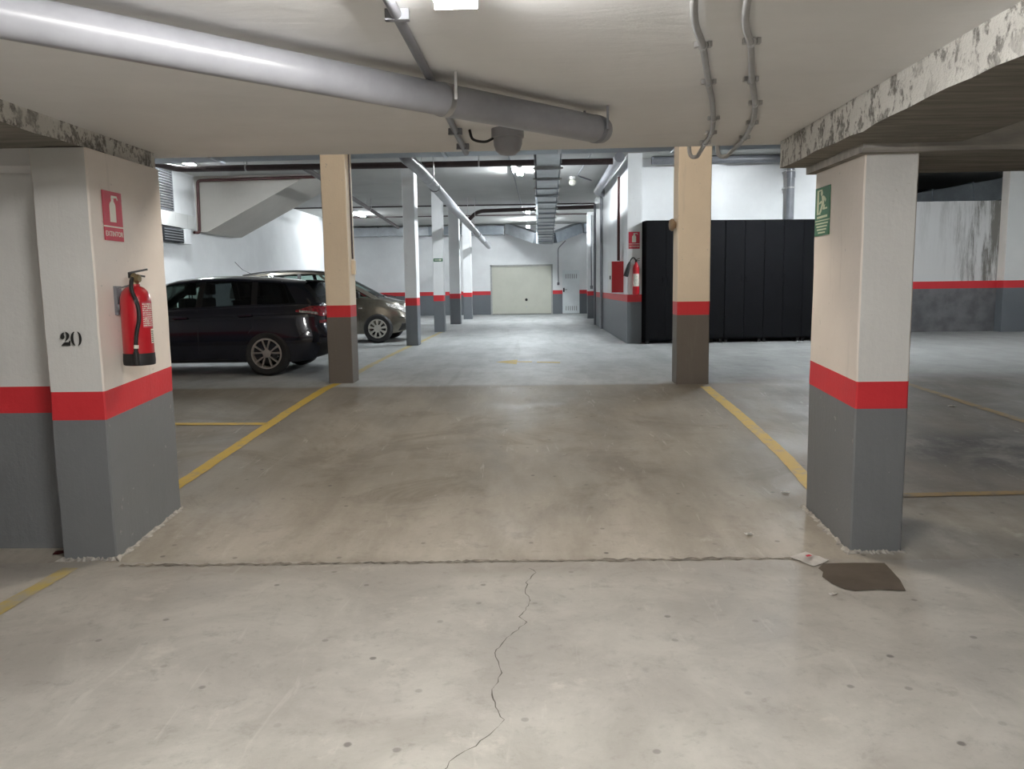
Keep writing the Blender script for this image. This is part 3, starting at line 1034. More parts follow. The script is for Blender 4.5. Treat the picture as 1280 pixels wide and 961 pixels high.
# ------------------------------------------------------------------ ducts and pipes of the tall part
t = thing('cross_duct', 'long flat galvanised duct crossing the whole view behind the low slab', 'duct', (0, 0, 0))
xs_ = [-7.7 + 1.62 * k for k in range(10)]
for a, b in zip(xs_[:-1], xs_[1:]):
    bm = bmesh.new()
    za, zb_ = 3.42 + 0.006 * (a + 4), 3.42 + 0.006 * (b + 4)
    bar(bm, (a, 11.55, za + 0.2), (b, 11.55, zb_ + 0.2), 0.5, 0.40)
    obj('duct_section', bm, M['galv_dark'], t)
for a in xs_[1:-1]:
    bm = bmesh.new()
    za = 3.42 + 0.006 * (a + 4)
    box(bm, a - 0.02, a + 0.02, 11.28, 11.82, za - 0.025, za + 0.425)
    obj('duct_flange', bm, M['galv'], t)

t = thing('aisle_duct', 'long galvanised duct with many flanges running down the aisle ceiling', 'duct', (0, 0, 0))
def dpos(y):
    k = (y - 11.8) / (33.0 - 11.8)
    return 0.25 + 0.28 * k, 0.175 + 0.10 * k, 3.46 - 0.13 * k
yy = 11.83
sec = []
while yy < 32.6:
    ln = 1.25
    sec.append((yy, min(33.0, yy + ln)))
    yy += ln
for i, (a, b) in enumerate(sec):
    bm = bmesh.new()
    vs = []
    for y in (a, b):
        cx, hw, zb_ = dpos(y)
        zb_ -= 0.012 * (i % 3)
        for sx, sz in ((-1, 0), (1, 0), (1, 1), (-1, 1)):
            vs.append(bm.verts.new((cx + sx * hw, y, zb_ + sz * 0.36)))
    for f in ((0, 1, 2, 3), (4, 5, 6, 7), (0, 1, 5, 4), (1, 2, 6, 5), (2, 3, 7, 6), (3, 0, 4, 7)):
        bm.faces.new([vs[k] for k in f])
    obj('duct_section', bm, M['galv'], t)
    cx, hw, zb_ = dpos(b)
    bm = bmesh.new()
    box(bm, cx - hw - 0.025, cx + hw + 0.025, b - 0.03, b + 0.03, zb_ - 0.045, zb_ + 0.385)
    obj('duct_flange', bm, M['galv_dark'], t)
    bm = bmesh.new()
    for sx in (-1, 1):
        tube(bm, [(cx + sx * (hw + 0.035), b, zb_ + 0.05), (cx + sx * (hw + 0.035), b, 4.195)], 0.006, 6)
    bar(bm, (cx - hw - 0.06, b, zb_ - 0.02), (cx + hw + 0.06, b, zb_ - 0.02), 0.03, 0.03)
    obj('duct_hanger', bm, M['steel'], t)
bm = bmesh.new()
box(bm, 0.18, 0.88, 33.0, 33.7, 3.28, 3.80)
obj('plenum_box', bm, M['galv'], t)
bm = bmesh.new()
for k in range(4):
    z = 3.34 + k * 0.11
    box(bm, 0.22, 0.84, 32.96, 33.0, z, z + 0.05)
obj('grille', bm, M['galv_dark'], t)
bm = bmesh.new()
bar(bm, (0.25, 33.4, 3.52), (-0.95, 34.5, 4.0), 0.5, 0.42)
obj('branch_duct', bm, M['galv'], t)
bm = bmesh.new()
bar(bm, (0.82, 33.4, 3.52), (1.95, 34.5, 3.98), 0.5, 0.42)
obj('branch_duct', bm, M['galv_dark'], t)

t = thing('wall_duct', 'galvanised duct along the top of the far wall, left of the fork', 'duct', (0, 0, 0))
for k in range(6):
    a, b = -7.6 + k * 1.07, -7.6 + (k + 1) * 1.07
    bm = bmesh.new()
    box(bm, a, b - 0.03, 34.35, 34.9, 3.78, 4.12)
    obj('duct_section', bm, M['galv'] if k < 3 else M['galv_dark'], t)
    bm = bmesh.new()
    box(bm, b - 0.03, b, 34.33, 34.92, 3.75, 4.15)
    obj('duct_flange', bm, M['galv'], t)
t = thing('wall_duct', 'short dark duct at the top of the far wall over the small white door', 'duct', (0, 0, 0))
bm = bmesh.new()
box(bm, 2.2, 2.62, 34.3, 34.9, 3.80, 4.15)
obj('duct_section', bm, M['galv_dark'], t)

def pipe(name, label, pts, r, mat_, clamps=(), rad=0.25, cat='pipe', group=None, coll=()):
    t = thing(name, label, cat, (0, 0, 0), 0, group)
    bm = bmesh.new()
    tube(bm, bend_path(pts, rad), r, 14)
    obj('pipe_run', bm, mat_, t, 50)
    for p, d, zt in clamps:
        clamp(t, p, d, r, zt)
    for p, d in coll:
        bm = bmesh.new()
        p, d = Vector(p), Vector(d).normalized()
        tube(bm, [p - d * 0.06, p + d * 0.06], r * 1.13, 18)
        obj('pipe_collar', bm, mat_, t, 40)
    return t
pipe('ceiling_pipe', 'long grey pipe sloping away along the left row of white pillars', [(-1.95, 11.9, 3.75), (-1.86, 12.1, 3.49), (-1.80, 13.2, 3.46), (-1.76, 33.0, 3.19)], 0.095, M['pvc'],
     [((-1.80, 14.2, 3.447), (0, 1, -0.013), 4.195), ((-1.78, 24, 3.315), (0, 1, -0.013), 4.195)], 0.1, coll=[((-1.797, 15.2, 3.433), (0, 1, -0.013)), ((-1.77, 26.5, 3.28), (0, 1, -0.013)), ((-1.76, 29.5, 3.24), (0, 1, -0.013))])
pipe('sprinkler_pipe', 'thick dark brown pipe crossing under the ceiling in front of the stair', [(-7.3, 13.6, 3.93), (-6.8, 15.7, 3.91), (1.56, 15.7, 3.91)], 0.06, M['oxide'],
     [((-5.5, 15.7, 3.91), (1, 0, 0), 4.195), ((-1.0, 15.7, 3.91), (1, 0, 0), 4.195)], 0.2)
pipe('sprinkler_pipe', 'dark brown pipe running back from the beige pillar over the parked cars', [(-4.4, 15.78, 3.91), (-4.45, 17.0, 3.91), (-5.2, 31.5, 3.91)], 0.055, M['oxide'],
     [((-4.8, 24, 3.91), (-0.05, 1, 0), 4.195)], 0.2)
pipe('sprinkler_pipe', 'dark brown pipe crossing the aisle ceiling halfway to the garage door', [(-2.05, 25.2, 3.55), (-1.65, 25.0, 3.88), (1.92, 25.0, 3.95)], 0.06, M['oxide'],
     [((0.2, 25.0, 3.917), (1, 0, 0.02), 4.195)], 0.2)
pipe('fire_pipe', 'thin dark red pipe framing the front of the stair block', [(-7.74, 18.45, 2.90), (-7.68, 18.6, 2.90), (-7.66, 18.6, 4.08), (-4.7, 18.6, 4.12)], 0.035, M['redpipe'], (), 0.08)
pipe('fire_pipe', 'thin dark red riser above the red hose cabinet', [(1.86, 17.5, 2.09), (1.86, 17.5, 3.86)], 0.03, M['redpipe'], (), 0.08)
pipe('ceiling_pipe', 'grey pipe along the top of the aisle wall beside the hose riser', [(1.72, 16.0, 4.03), (1.74, 21.7, 4.03), (1.93, 22.0, 4.03)], 0.10, M['pvc'], (), 0.2)
t = pipe('waste_pipe', 'grey waste pipe with an elbow above the black lockers', [(2.5, 17.09, 4.115), (5.37, 17.09, 4.115), (5.37, 17.09, 2.88)], 0.078, M['pvc_dark'], (), 0.28, coll=[((5.37, 17.09, 3.78), (0, 0, 1))])
for z in (3.52, 3.86):
    bm = bmesh.new()
    lathe(bm, [(0.080, -0.015), (0.090, -0.01), (0.090, 0.01), (0.080, 0.015)], 24, (5.37, 17.09, z))
    box(bm, 5.26, 5.28, 17.08, 17.35, z - 0.01, z + 0.01)
    obj('pipe_clamp', bm, M['steel'], t, 40)
CON = 'thin conduits under the far ceiling'
pipe('thin_conduit', 'thin dark conduit across the far ceiling before the second aisle lamp', [(-7.6, 25.9, 4.145), (2.0, 25.9, 4.145)], 0.022, M['oxide'], cat='conduit', group=CON)
pipe('thin_conduit', 'thin dark conduit across the far ceiling beyond the second aisle lamp', [(-7.6, 29.6, 4.145), (2.0, 29.6, 4.145)], 0.022, M['oxide'], cat='conduit', group=CON)
pipe('thin_conduit', 'thin grey conduit across the far ceiling just beyond the thick brown pipe', [(-7.6, 17.4, 4.145), (1.5, 17.2, 4.145)], 0.018, M['pvc_dark'], cat='conduit', group=CON)
pipe('thin_conduit', 'thin grey conduit linking the glowing lamps along the aisle', [(-0.5, 12.0, 4.18), (-0.42, 19.2, 4.18), (-0.25, 33.0, 4.18)], 0.018, M['pvc_dark'], cat='conduit', group=CON)
pipe('thin_conduit', 'thin grey conduit along the ceiling to the round wall lamp', [(1.35, 12.0, 4.18), (1.10, 19.7, 4.18), (1.5, 20.6, 4.18)], 0.016, M['pvc_dark'], cat='conduit', group=CON)
pipe('wall_conduit', 'vertical grey conduit on the far wall between garage door and small door', [(1.45, 34.96, 3.50), (1.15, 34.96, 3.2), (1.12, 34.96, 3.1), (1.12, 34.96, 1.72)], 0.018, M['pvc_dark'], cat='conduit')
pipe('wall_conduit', 'vertical grey conduit on the pillar beside the small white door', [(2.16, 29.57, 4.1), (2.16, 29.57, 1.55)], 0.022, M['pvc_dark'], cat='conduit')
pipe('downpipe', 'thin steel downpipe at the end of the aisle wall', [(1.90, 24.6, 4.0), (1.90, 24.6, 0.37)], 0.035, M['pvc_dark'], cat='pipe', group='steel downpipes on the aisle wall')
pipe('downpipe', 'thin steel downpipe nearer than its twin on the aisle wall', [(1.90, 22.3, 4.0), (1.90, 22.3, 0.37)], 0.04, M['pvc'], cat='pipe', group='steel downpipes on the aisle wall')
for x, y, z, lab in ((1.12, 34.96, 1.66, 'small dark switch box under the conduit beside the garage door'), (2.16, 29.55, 1.50, 'small dark switch box on the pillar beside the white door')):
    bm = bmesh.new()
    box(bm, x - 0.05, x + 0.05, y - 0.03, y + 0.035, z - 0.06, z + 0.06, 0.01)
    tag(obj('switch_box', bm, M['pvc_dark']), lab, 'switch')
t = thing('round_lamp', 'small round pale lamp on the far ceiling right of the aisle duct', 'lamp', (1.0, 19.95, 4.2))
bm = bmesh.new()
lathe(bm, [(0.07, 0), (0.07, -0.05), (0.04, -0.07), (0.001, -0.07)], 20)
obj('lamp_base', bm, M['plastic_white'], t, 40)
bm = bmesh.new()
lathe(bm, [(0.05, -0.068), (0.085, -0.11), (0.09, -0.15), (0.06, -0.20), (0.001, -0.22)], 20)
obj('lamp_globe', bm, M['sign_white'], t, 60)

# ------------------------------------------------------------------ stair block, vent, recess details at left
bm = bmesh.new()
poly_prism(bm, [(-7.8, 2.93), (-7.55, 2.93), (-5.05, 4.22), (-7.8, 4.22)], ((0, 18.75, 0), (1, 0, 0), (0, 0, 1), (0, 1, 0)), 2.2)
struct('stair_block', bm, painted('beige stair plaster', (0.56, 0.53, 0.48), dirtamt=0.35))
t = thing('wall_vent', 'grey louvred vent high on the white wall above the dark blue car', 'vent', (-7.8, 16.72, 3.32))
bm = bmesh.new()
for a in ((0.0, 0.02, -0.78, 0.78, -0.03, 0.0), (0.0, 0.02, -0.78, 0.78, 0.84, 0.87), (0.0, 0.02, 0.75, 0.78, 0.0, 0.84), (0.0, 0.02, -0.78, -0.75, 0.0, 0.84)):
    box(bm, a[0], a[1] + 0.03, *a[2:])
box(bm, 0.002, 0.008, -0.75, 0.75, 0, 0.84)
obj('vent_frame', bm, M['pvc_dark'], t)
bm = bmesh.new()
for k in range(15):
    z = 0.02 + k * 0.055
    bar(bm, (0.03, -0.75, z + 0.02), (0.03, 0.75, z + 0.02), 0.05, 0.014)
obj('slat', bm, M['conduit'], t)
t = thing('dark_hole_box', 'black slatted box in place of the dark hole under the louvred vent', 'box', (-7.8, 17.2, 2.62))  # slatted black box modelled in place of a dark hole in the concrete
bm = bmesh.new()
box(bm, 0, 0.16, -0.5, 0.45, 0, 0.29, 0.005)
obj('box_body', bm, M['void'], t)
bm = bmesh.new()
for k in range(5):
    box(bm, 0.16, 0.175, -0.48, 0.43, 0.03 + k * 0.055, 0.045 + k * 0.055)
obj('slat', bm, M['pvc_dark'], t)
bm = bmesh.new()
box(bm, 0, 0.2, 0.46, 0.75, -0.02, 0.31, 0.01)
obj('junction_cover', bm, M['white_far'], t)
bm = bmesh.new()
box(bm, -7.8, -7.68, 15.0, 18.35, 2.95, 3.26, 0.01)
struct('wall_ledge', bm, painted('patchy ledge plaster', (0.68, 0.68, 0.66), chips=0.9, dirtamt=0.6))

# recess at right: a dark duct behind the low wall
t = thing('recess_duct', 'dark galvanised duct climbing inside the black opening above the stained wall', 'duct', (0, 0, 0))
for k in range(4):
    a = Vector((9.2 + 1.0 * k, 21.2, 3.42 + 0.16 * k))
    b = a + Vector((0.97, 0, 0.155))
    bm = bmesh.new()
    bar(bm, a, b, 0.5, 0.52)
    obj('duct_section', bm, M['galv_dark'], t)
    bm = bmesh.new()
    bar(bm, b, b + Vector((0.03, 0, 0.005)), 0.56, 0.58)
    obj('duct_flange', bm, M['galv_dark'], t)
bm = bmesh.new()
box(bm, 3.66, 4.0, 17.2, 17.36, ZF, 4.2)
struct('wall_pier', bm, M['white_far'])

# ------------------------------------------------------------------ doors
D1 = bmesh.new()
box(D1, GX0 + 0.06, GX1 - 0.06, 35.02, 35.06, ZF + 0.02, GZ - 0.06, 0.004)
door1 = struct('door_1', D1, M['door_beige'])
door1['label'] = 'wide beige up-and-over garage door at the end of the aisle'
bm = bmesh.new()
box(bm, GX0, GX0 + 0.07, 34.97, 35.1, ZF, GZ)
box(bm, GX1 - 0.07, GX1, 34.97, 35.1, ZF, GZ)
box(bm, GX0, GX1, 34.97, 35.1, GZ - 0.07, GZ)
obj('door_frame', bm, plain('grey door frame', (0.42, 0.42, 0.40), 0.5), door1)
bm = bmesh.new()
lathe(bm, [(0.06, 0), (0.06, -0.03), (0.03, -0.06), (0.001, -0.06)], 16, (-0.27, 35.02, 0.99), 'y')
obj('door_handle', bm, M['black_trim'], door1)
bm = bmesh.new()
lathe(bm, [(0.03, 0), (0.03, -0.02), (0.001, -0.02)], 12, (-0.27, 35.02, 0.68), 'y')
obj('door_lock', bm, M['steel'], door1)
bm = bmesh.new()
for k in range(7):
    x = GX0 + 0.1 + k * (GX1 - GX0 - 0.2) / 6
    box(bm, x - 0.006, x + 0.006, 35.014, 35.021, ZF + 0.06, GZ - 0.1)
obj('panel_rib', bm, M['door_beige'], door1)
bm = bmesh.new()
box(bm, DX0, DX1, 35.02, 35.06, ZF + 0.01, DZ, 0.004)
door2 = struct('door_2', bm, M['door_white'])
door2['label'] = 'narrow white metal door with vent slots right of the garage door'
bm = bmesh.new()
for z in (1.88, ZF + 0.14):
    for k in range(6):
        x = DX0 + 0.14 + k * 0.09
        box(bm, x, x + 0.035, 35.008, 35.021, z, z + 0.19)
obj('vent_slot', bm, M['conduit'], door2)
bm = bmesh.new()
box(bm, DX0 + 0.03, DX0 + 0.09, 35.0, 35.02, 1.30, 1.48, 0.004)
bar(bm, (DX0 + 0.06, 34.96, 1.40), (DX0 + 0.20, 34.96, 1.40), 0.02, 0.02)
obj('door_handle', bm, M['black_trim'], door2)

# ------------------------------------------------------------------ signs
def ext_sign(label, origin, ax, nn, wd, ht):
    """red extinguisher sign; origin = centre on the wall, ax = reading direction, nn = wall normal"""
    o, ax, nn = Vector(origin), Vector(ax), Vector(nn)
    az = Vector((0, 0, 1))
    t = thing('extinguisher_sign', label, 'sign', o)
    Z3 = Vector((0, 0, 0))
    fr = lambda d: (Z3 + nn * d, ax, az, nn)
    s_ = ht / 0.30
    bm = bmesh.new()
    poly_prism(bm, [(-wd / 2, -ht * 0.20), (wd / 2, -ht * 0.20), (wd / 2, ht / 2), (-wd / 2, ht / 2)], fr(0.001), 0.003)
    obj('sign_panel', bm, M['sign_red'], t)
    bm = bmesh.new()
    poly_prism(bm, [(-wd / 2, -ht / 2), (wd / 2, -ht / 2), (wd / 2, -ht * 0.23), (-wd / 2, -ht * 0.23)], fr(0.001), 0.003)
    obj('sign_panel', bm, M['sign_red'], t)
    bm = bmesh.new()
    poly_prism(bm, [(-wd / 2, -ht * 0.23), (wd / 2, -ht * 0.23), (wd / 2, -ht * 0.20), (-wd / 2, -ht * 0.20)], fr(0.001), 0.0025)
    # pictogram: upright extinguisher
    k = ht
    body = [(-0.13, -0.12), (0.11, -0.12), (0.11, 0.20)] + [(-0.01 + 0.12 * math.cos(a), 0.20 + 0.11 * math.sin(a)) for a in [PI * i / 8 for i in range(9)]] + [(-0.13, 0.20)]
    poly_prism(bm, [(x * k, y * k) for x, y in body], fr(0.0045), 0.001)
    poly_prism(bm, [(x * k, y * k) for x, y in ((-0.05, 0.29), (0.04, 0.29), (0.05, 0.36), (-0.05, 0.36))], fr(0.0045), 0.001)
    poly_prism(bm, [(x * k, y * k) for x, y in ((-0.06, 0.36), (0.16, 0.38), (0.19, 0.33), (0.22, 0.35), (0.18, 0.42), (-0.04, 0.42))], fr(0.0045), 0.001)
    obj('pictogram', bm, M['sign_white'], t)
    bm = bmesh.new()
    text_mesh(bm, 'EXTINTOR', ((nn * 0.0046 + Vector((0, 0, -ht * 0.365))), ax, az, nn), wd * 0.188, 0.0004)
    le = obj('lettering', bm, M['sign_white'], t)
    le['label'] = 'white lettering EXTINTOR'
    return t
ext_sign('red sign with white extinguisher on the pillar above the number 20 extinguisher', (-2.467, 4.735, 2.012), (0, 1, 0), (1, 0, 0), 0.215, 0.285)
ext_sign('small red extinguisher sign on the aisle corner beside the black lockers', (2.085, 16.615, 2.47), (1, 0, 0), (0, -1, 0), 0.225, 0.34)

t = thing('exit_sign', 'green emergency exit sign with running figure on the near pillar', 'sign', (1.829, 5.17, 2.012))
ax_, az_, nn_ = Vector((0, -1, 0)), Vector((0, 0, 1)), Vector((-1, 0, 0))
fr = lambda d: (nn_ * d, ax_, az_, nn_)
wd, ht = 0.255, 0.30
bm = bmesh.new()
poly_prism(bm, [(-wd / 2, -0.053), (wd / 2, -0.053), (wd / 2, 0.15), (-wd / 2, 0.15)], fr(0.001), 0.003)
obj('sign_panel', bm, M['sign_green'], t)
bm = bmesh.new()
poly_prism(bm, [(-wd / 2, -0.15), (wd / 2, -0.15), (wd / 2, -0.060), (-wd / 2, -0.060)], fr(0.001), 0.003)
obj('sign_panel', bm, M['sign_green'], t)
bm = bmesh.new()
def pz(pts, d=0.0045):
    poly_prism(bm, [(x * 0.255, y) for x, y in pts], fr(d), 0.0008)
pz([(-0.5, -0.060), (0.5, -0.060), (0.5, -0.053), (-0.5, -0.053)], 0.001)
# door frame, running figure, bar
pz([(-0.36, 0.135), (-0.02, 0.135), (-0.02, 0.128), (-0.24, 0.126), (-0.24, -0.012), (-0.36, -0.018)])
pz([(-0.36, -0.018), (-0.10, -0.018), (-0.12, -0.008), (-0.36, -0.004)])
hd = [(-0.05 + 0.075 * math.cos(2 * PI * i / 12), 0.112 + 0.0165 * math.sin(2 * PI * i / 12)) for i in range(12)]
pz(hd)
pz([(-0.06, 0.094), (0.08, 0.096), (0.17, 0.086), (0.26, 0.068), (0.20, 0.052), (0.15, 0.062), (0.10, 0.074), (0.12, 0.045), (0.09, 0.030), (-0.06, 0.036), (-0.02, 0.064)])
pz([(-0.04, 0.064), (-0.05, 0.052), (-0.22, 0.046), (-0.22, 0.055), (-0.09, 0.066)])
pz([(0.09, 0.034), (0.02, 0.010), (0.12, 0.008), (0.34, 0.010), (0.34, 0.020), (0.16, 0.020), (0.20, 0.040)])
pz([(-0.06, 0.038), (0.05, 0.034), (-0.08, -0.008), (-0.20, -0.010), (-0.16, 0.004)])
pz([(-0.34, -0.043), (0.36, -0.040), (0.36, -0.026), (-0.34, -0.029)])
obj('pictogram', bm, M['sign_pale'], t)
bm = bmesh.new()
for k in range(4):
    y = -0.075 - k * 0.019
    x1 = (0.42, 0.36, 0.32, 0.24)[k]
    x0 = (-0.42, -0.36, -0.32, -0.24)[k]
    poly_prism(bm, [(x0 * wd, y - 0.0045), (x1 * wd, y - 0.0045), (x1 * wd, y + 0.0045), (x0 * wd, y + 0.0045)], fr(0.0045), 0.0006)
obj('text_line', bm, M['sign_pale'], t)

t = thing('arrow_sign', 'small dark green sign with white arrow on a white pillar', 'sign', (-2.55, 21.893, 2.31))
bm = bmesh.new()
box(bm, -0.125, 0.125, -0.008, 0.0, -0.04, 0.04)
obj('sign_panel', bm, M['sign_green'], t)
bm = bmesh.new()
poly_prism(bm, [(-0.10, -0.010), (0.04, -0.010), (0.04, -0.028), (0.11, 0.0), (0.04, 0.028), (0.04, 0.010), (-0.10, 0.010)], ((0, -0.009, 0), (1, 0, 0), (0, 0, 1), (0, -1, 0)), 0.002)
obj('arrow', bm, M['sign_white'], t)

# ------------------------------------------------------------------ fire extinguishers
def arc_patch(bm, r, a0, a1, z0, z1, n=10, mi=0):
    rows = []
    for i in range(n + 1):
        a = math.radians(a0 + (a1 - a0) * i / n)
        rows.append([bm.verts.new((r * math.cos(a), r * math.sin(a), z)) for z in (z0, z1)])
    for a, b in zip(rows[:-1], rows[1:]):
        bm.faces.new((a[0], b[0], b[1], a[1])).material_index = mi

def rad_pt(r, deg, z):
    return (r * math.cos(math.radians(deg)), r * math.sin(math.radians(deg)), z)

t = thing('fire_extinguisher', 'large red powder extinguisher hanging on the pillar numbered 20', 'fire extinguisher', (-2.356, 4.715, 1.135))
bm = bmesh.new()
lathe(bm, [(0.084, 0.06), (0.086, 0.07), (0.086, 0.37), (0.083, 0.40), (0.072, 0.435), (0.052, 0.458), (0.032, 0.468), (0.030, 0.480), (0.001, 0.480)], 48)
cyl = obj('cylinder', bm, M['ext_red'], t, 40)
bm = bmesh.new()
lathe(bm, [(0.078, 0.0), (0.088, 0.004), (0.090, 0.03), (0.088, 0.072), (0.084, 0.073)], 48)
obj('base_ring', bm, M['black'], t, 40)
bm = bmesh.new()
lathe(bm, [(0.026, 0.478), (0.026, 0.492), (0.018, 0.497), (0.018, 0.535), (0.010, 0.545), (0.001, 0.545)], 20)
v1, v2 = Vector(rad_pt(0.05, -75, 0.512)), Vector(rad_pt(0.0, -75, 0.515))
tube(bm, [v2, v1], 0.012, 12)
lathe(bm, [(0.022, -0.014), (0.026, 0.0), (0.022, 0.014)], 16, rad_pt(0.034, -30, 0.512), 'x')
obj('valve', bm, plain('dull brass', (0.30, 0.24, 0.13), 0.4, 0.7), t, 40)
bm = bmesh.new()
for za, zb_, ra_, rb_ in ((0.534, 0.524, 0.0, 0.062), (0.546, 0.566, -0.022, 0.078)):
    bar(bm, rad_pt(ra_, 25, za), rad_pt(rb_, 25, zb_), 0.028, 0.011)
bar(bm, rad_pt(-0.016, 25, 0.515), rad_pt(-0.016, 25, 0.55), 0.026, 0.014)
obj('handle', bm, M['black_trim'], t)
bm = bmesh.new()
hp = smooth_path([rad_pt(0.05, -75, 0.512), rad_pt(0.085, -74, 0.49), rad_pt(0.102, -72, 0.44), rad_pt(0.100, -58, 0.36), rad_pt(0.099, -56, 0.28), rad_pt(0.099, -66, 0.20), rad_pt(0.1, -72, 0.12), rad_pt(0.1, -73, 0.03)], 8)
tube(bm, hp, 0.0115, 12)
tube(bm, [rad_pt(0.1, -73, 0.085), rad_pt(0.1, -73, 0.01)], 0.015, 12)
ho = obj('hose', bm, M['black'], t, 60)
bm = bmesh.new()
tube(bm, [rad_pt(0.1, -70.5, 0.125), rad_pt(0.1, -71.5, 0.105)], 0.0135, 12)
obj('hose_ferrule', bm, M['sign_white'], ho, 60)
# pale printed panel with red blocks of print, white sticker below
bm = bmesh.new()
arc_patch(bm, 0.0866, -42, 15, 0.225, 0.375)
lb = obj('label_panel', bm, plain('label red print', (0.62, 0.10, 0.14), 0.4, bump=0), t, 40)
bm = bmesh.new()
rnd = random.Random(3)
for k in range(11):
    z = 0.233 + k * 0.0125
    a = -40
    while a < 13:
        ln = rnd.uniform(2.5, 9)
        arc_patch(bm, 0.0870, a, min(14, a + ln), z, z + rnd.uniform(0.004, 0.009), 2)
        a += ln + rnd.uniform(1.2, 3)
obj('print', bm, M['sign_white'], lb)
bm = bmesh.new()
arc_patch(bm, 0.0868, -8, 18, 0.13, 0.215)
st_ = obj('sticker', bm, M['sign_white'], t, 40)
bm = bmesh.new()
for k in range(6):
    arc_patch(bm, 0.0871, -6, 10 + (k * 3) % 6, 0.138 + k * 0.012, 0.143 + k * 0.012, 2)
obj('print', bm, M['ink'], st_)
bm = bmesh.new()
box(bm, -0.113, -0.094, -0.03, 0.03, 0.30, 0.47, 0.002)
tube(bm, [rad_pt(0.10, -150, 0.345), rad_pt(0.0, 0, 0.345) if False else rad_pt(0.088, -150, 0.345)], 0.02, 10)
bar(bm, (-0.10, 0, 0.455), (-0.02, 0, 0.475), 0.03, 0.006)
obj('wall_bracket', bm, M['pvc_dark'], t)

t = thing('fire_extinguisher', 'slim red gas extinguisher with black horn beside the black lockers', 'fire extinguisher', (2.115, 16.535, 1.37))
bm = bmesh.new()
lathe(bm, [(0.055, 0.0), (0.068, 0.008), (0.07, 0.02), (0.07, 0.52), (0.062, 0.57), (0.04, 0.61), (0.026, 0.63), (0.026, 0.66), (0.001, 0.66)], 28)
obj('cylinder', bm, M['ext_red'], t, 40)
bm = bmesh.new()
arc_patch(bm, 0.0708, -150, -40, 0.17, 0.42, 8)
lb = obj('label_panel', bm, M['sign_white'], t, 40)
bm = bmesh.new()
for k in range(7):
    arc_patch(bm, 0.0713, -145 + (k * 17) % 20, -60 + (k * 13) % 18, 0.19 + k * 0.033, 0.202 + k * 0.033, 4)
obj('print', bm, M['ink'], lb)
bm = bmesh.new()
lathe(bm, [(0.022, 0.655), (0.022, 0.70), (0.001, 0.70)], 14)
bar(bm, (0.0, 0.0, 0.70), (0.06, -0.07, 0.73), 0.022, 0.008)
bar(bm, (0.0, 0.0, 0.685), (0.06, -0.07, 0.685), 0.022, 0.008)
obj('valve', bm, M['black_trim'], t)
bm = bmesh.new()
tube(bm, smooth_path([(0.0, 0, 0.69), (-0.05, -0.02, 0.745), (-0.10, -0.03, 0.72), (-0.135, -0.035, 0.64)]), 0.014, 10)
obj('hose', bm, M['black'], t, 60)
bm = bmesh.new()
tube(bm, [(-0.13, -0.035, 0.66), (-0.15, -0.035, 0.60), (-0.205, -0.035, 0.40), (-0.215, -0.035, 0.37)], [0.02, 0.036, 0.05, 0.048], 16)
obj('horn', bm, M['black'], t, 40)
bm = bmesh.new()
box(bm, -0.025, 0.025, 0.06, 0.085, 0.40, 0.55, 0.003)
obj('wall_bracket', bm, M['black_trim'], t)

# ------------------------------------------------------------------ hose cabinet
t = thing('hose_cabinet', 'red fire hose cabinet on the aisle wall under the dark red riser', 'hose cabinet', (1.95, 17.32, 1.41))
bm = bmesh.new()
box(bm, -0.25, 0.0, 0.0, 0.66, 0.0, 0.66, 0.006)
obj('cabinet_body', bm, M['ext_red'], t)
bm = bmesh.new()
box(bm, -0.268, -0.25, 0.0, 0.66, 0.0, 0.66, 0.004)
dr = obj('cabinet_door', bm, M['plastic_white'], t)
bm = bmesh.new()
box(bm, -0.29, -0.268, 0.06, 0.09, 0.28, 0.36, 0.004)
obj('door_handle', bm, M['black_trim'], dr)

# ------------------------------------------------------------------ lockers
ORD = ['first', 'second', 'third', 'fourth', 'fifth']
def make_locker():
    t = thing('storage_locker', '', 'locker', (0, 0, 0), 0, 'row of black metal lockers')
    W_, D_, H_ = 0.815, 0.44, 2.49
    bm = bmesh.new()
    box(bm, 0, W_, 0.0, D_, 0.07, H_, 0.002)
    obj('carcass', bm, M['dark_metal'], t)
    for k in range(2):
        bm = bmesh.new()
        x0 = 0.006 + k * (W_ / 2)
        box(bm, x0, x0 + W_ / 2 - 0.008, -0.02, 0.0, 0.10, H_ - 0.004, 0.0015)
        d = obj('door', bm, M['dark_metal'], t)
        bm = bmesh.new()
        hx = W_ / 2 - 0.05 + k * 0.1
        box(bm, hx - 0.012, hx + 0.012, -0.034, -0.02, 1.25, 1.36, 0.003)
        obj('door_handle', bm, M['dark_metal'], d)
    for fx in (0.05, W_ - 0.05):
        for fy in (0.05, D_ - 0.05):
            bm = bmesh.new()
            box(bm, fx - 0.03, fx + 0.03, fy - 0.03, fy + 0.03, 0.0, 0.075, 0.003)
            obj('foot', bm, M['black'], t)
    return t
def copy_tree(o, parent=None):
    c = o.copy()
    COL.objects.link(c)
    c.parent = parent
    for ch in list(o.children):
        copy_tree(ch, c)
    return c
lk = make_locker()
LA = math.radians(6.0)
for i in range(5):
    o = lk if i == 0 else copy_tree(lk)
    o.location = (2.30 + i * 0.82 * math.cos(LA), 16.44 + i * 0.82 * math.sin(LA), ZF)
    o.rotation_euler = (0, 0, LA)
    o['label'] = ('black metal double door locker, first of its row, at the aisle corner',
                  'black metal double door locker, second from the aisle corner, partly behind the beige pillar',
                  'black metal double door locker, third from the aisle corner, right beside the beige pillar',
                  'black metal double door locker, fourth from the aisle corner, middle of the open stretch',
                  'black metal double door locker, fifth from the corner, at the exit sign pillar')[i]

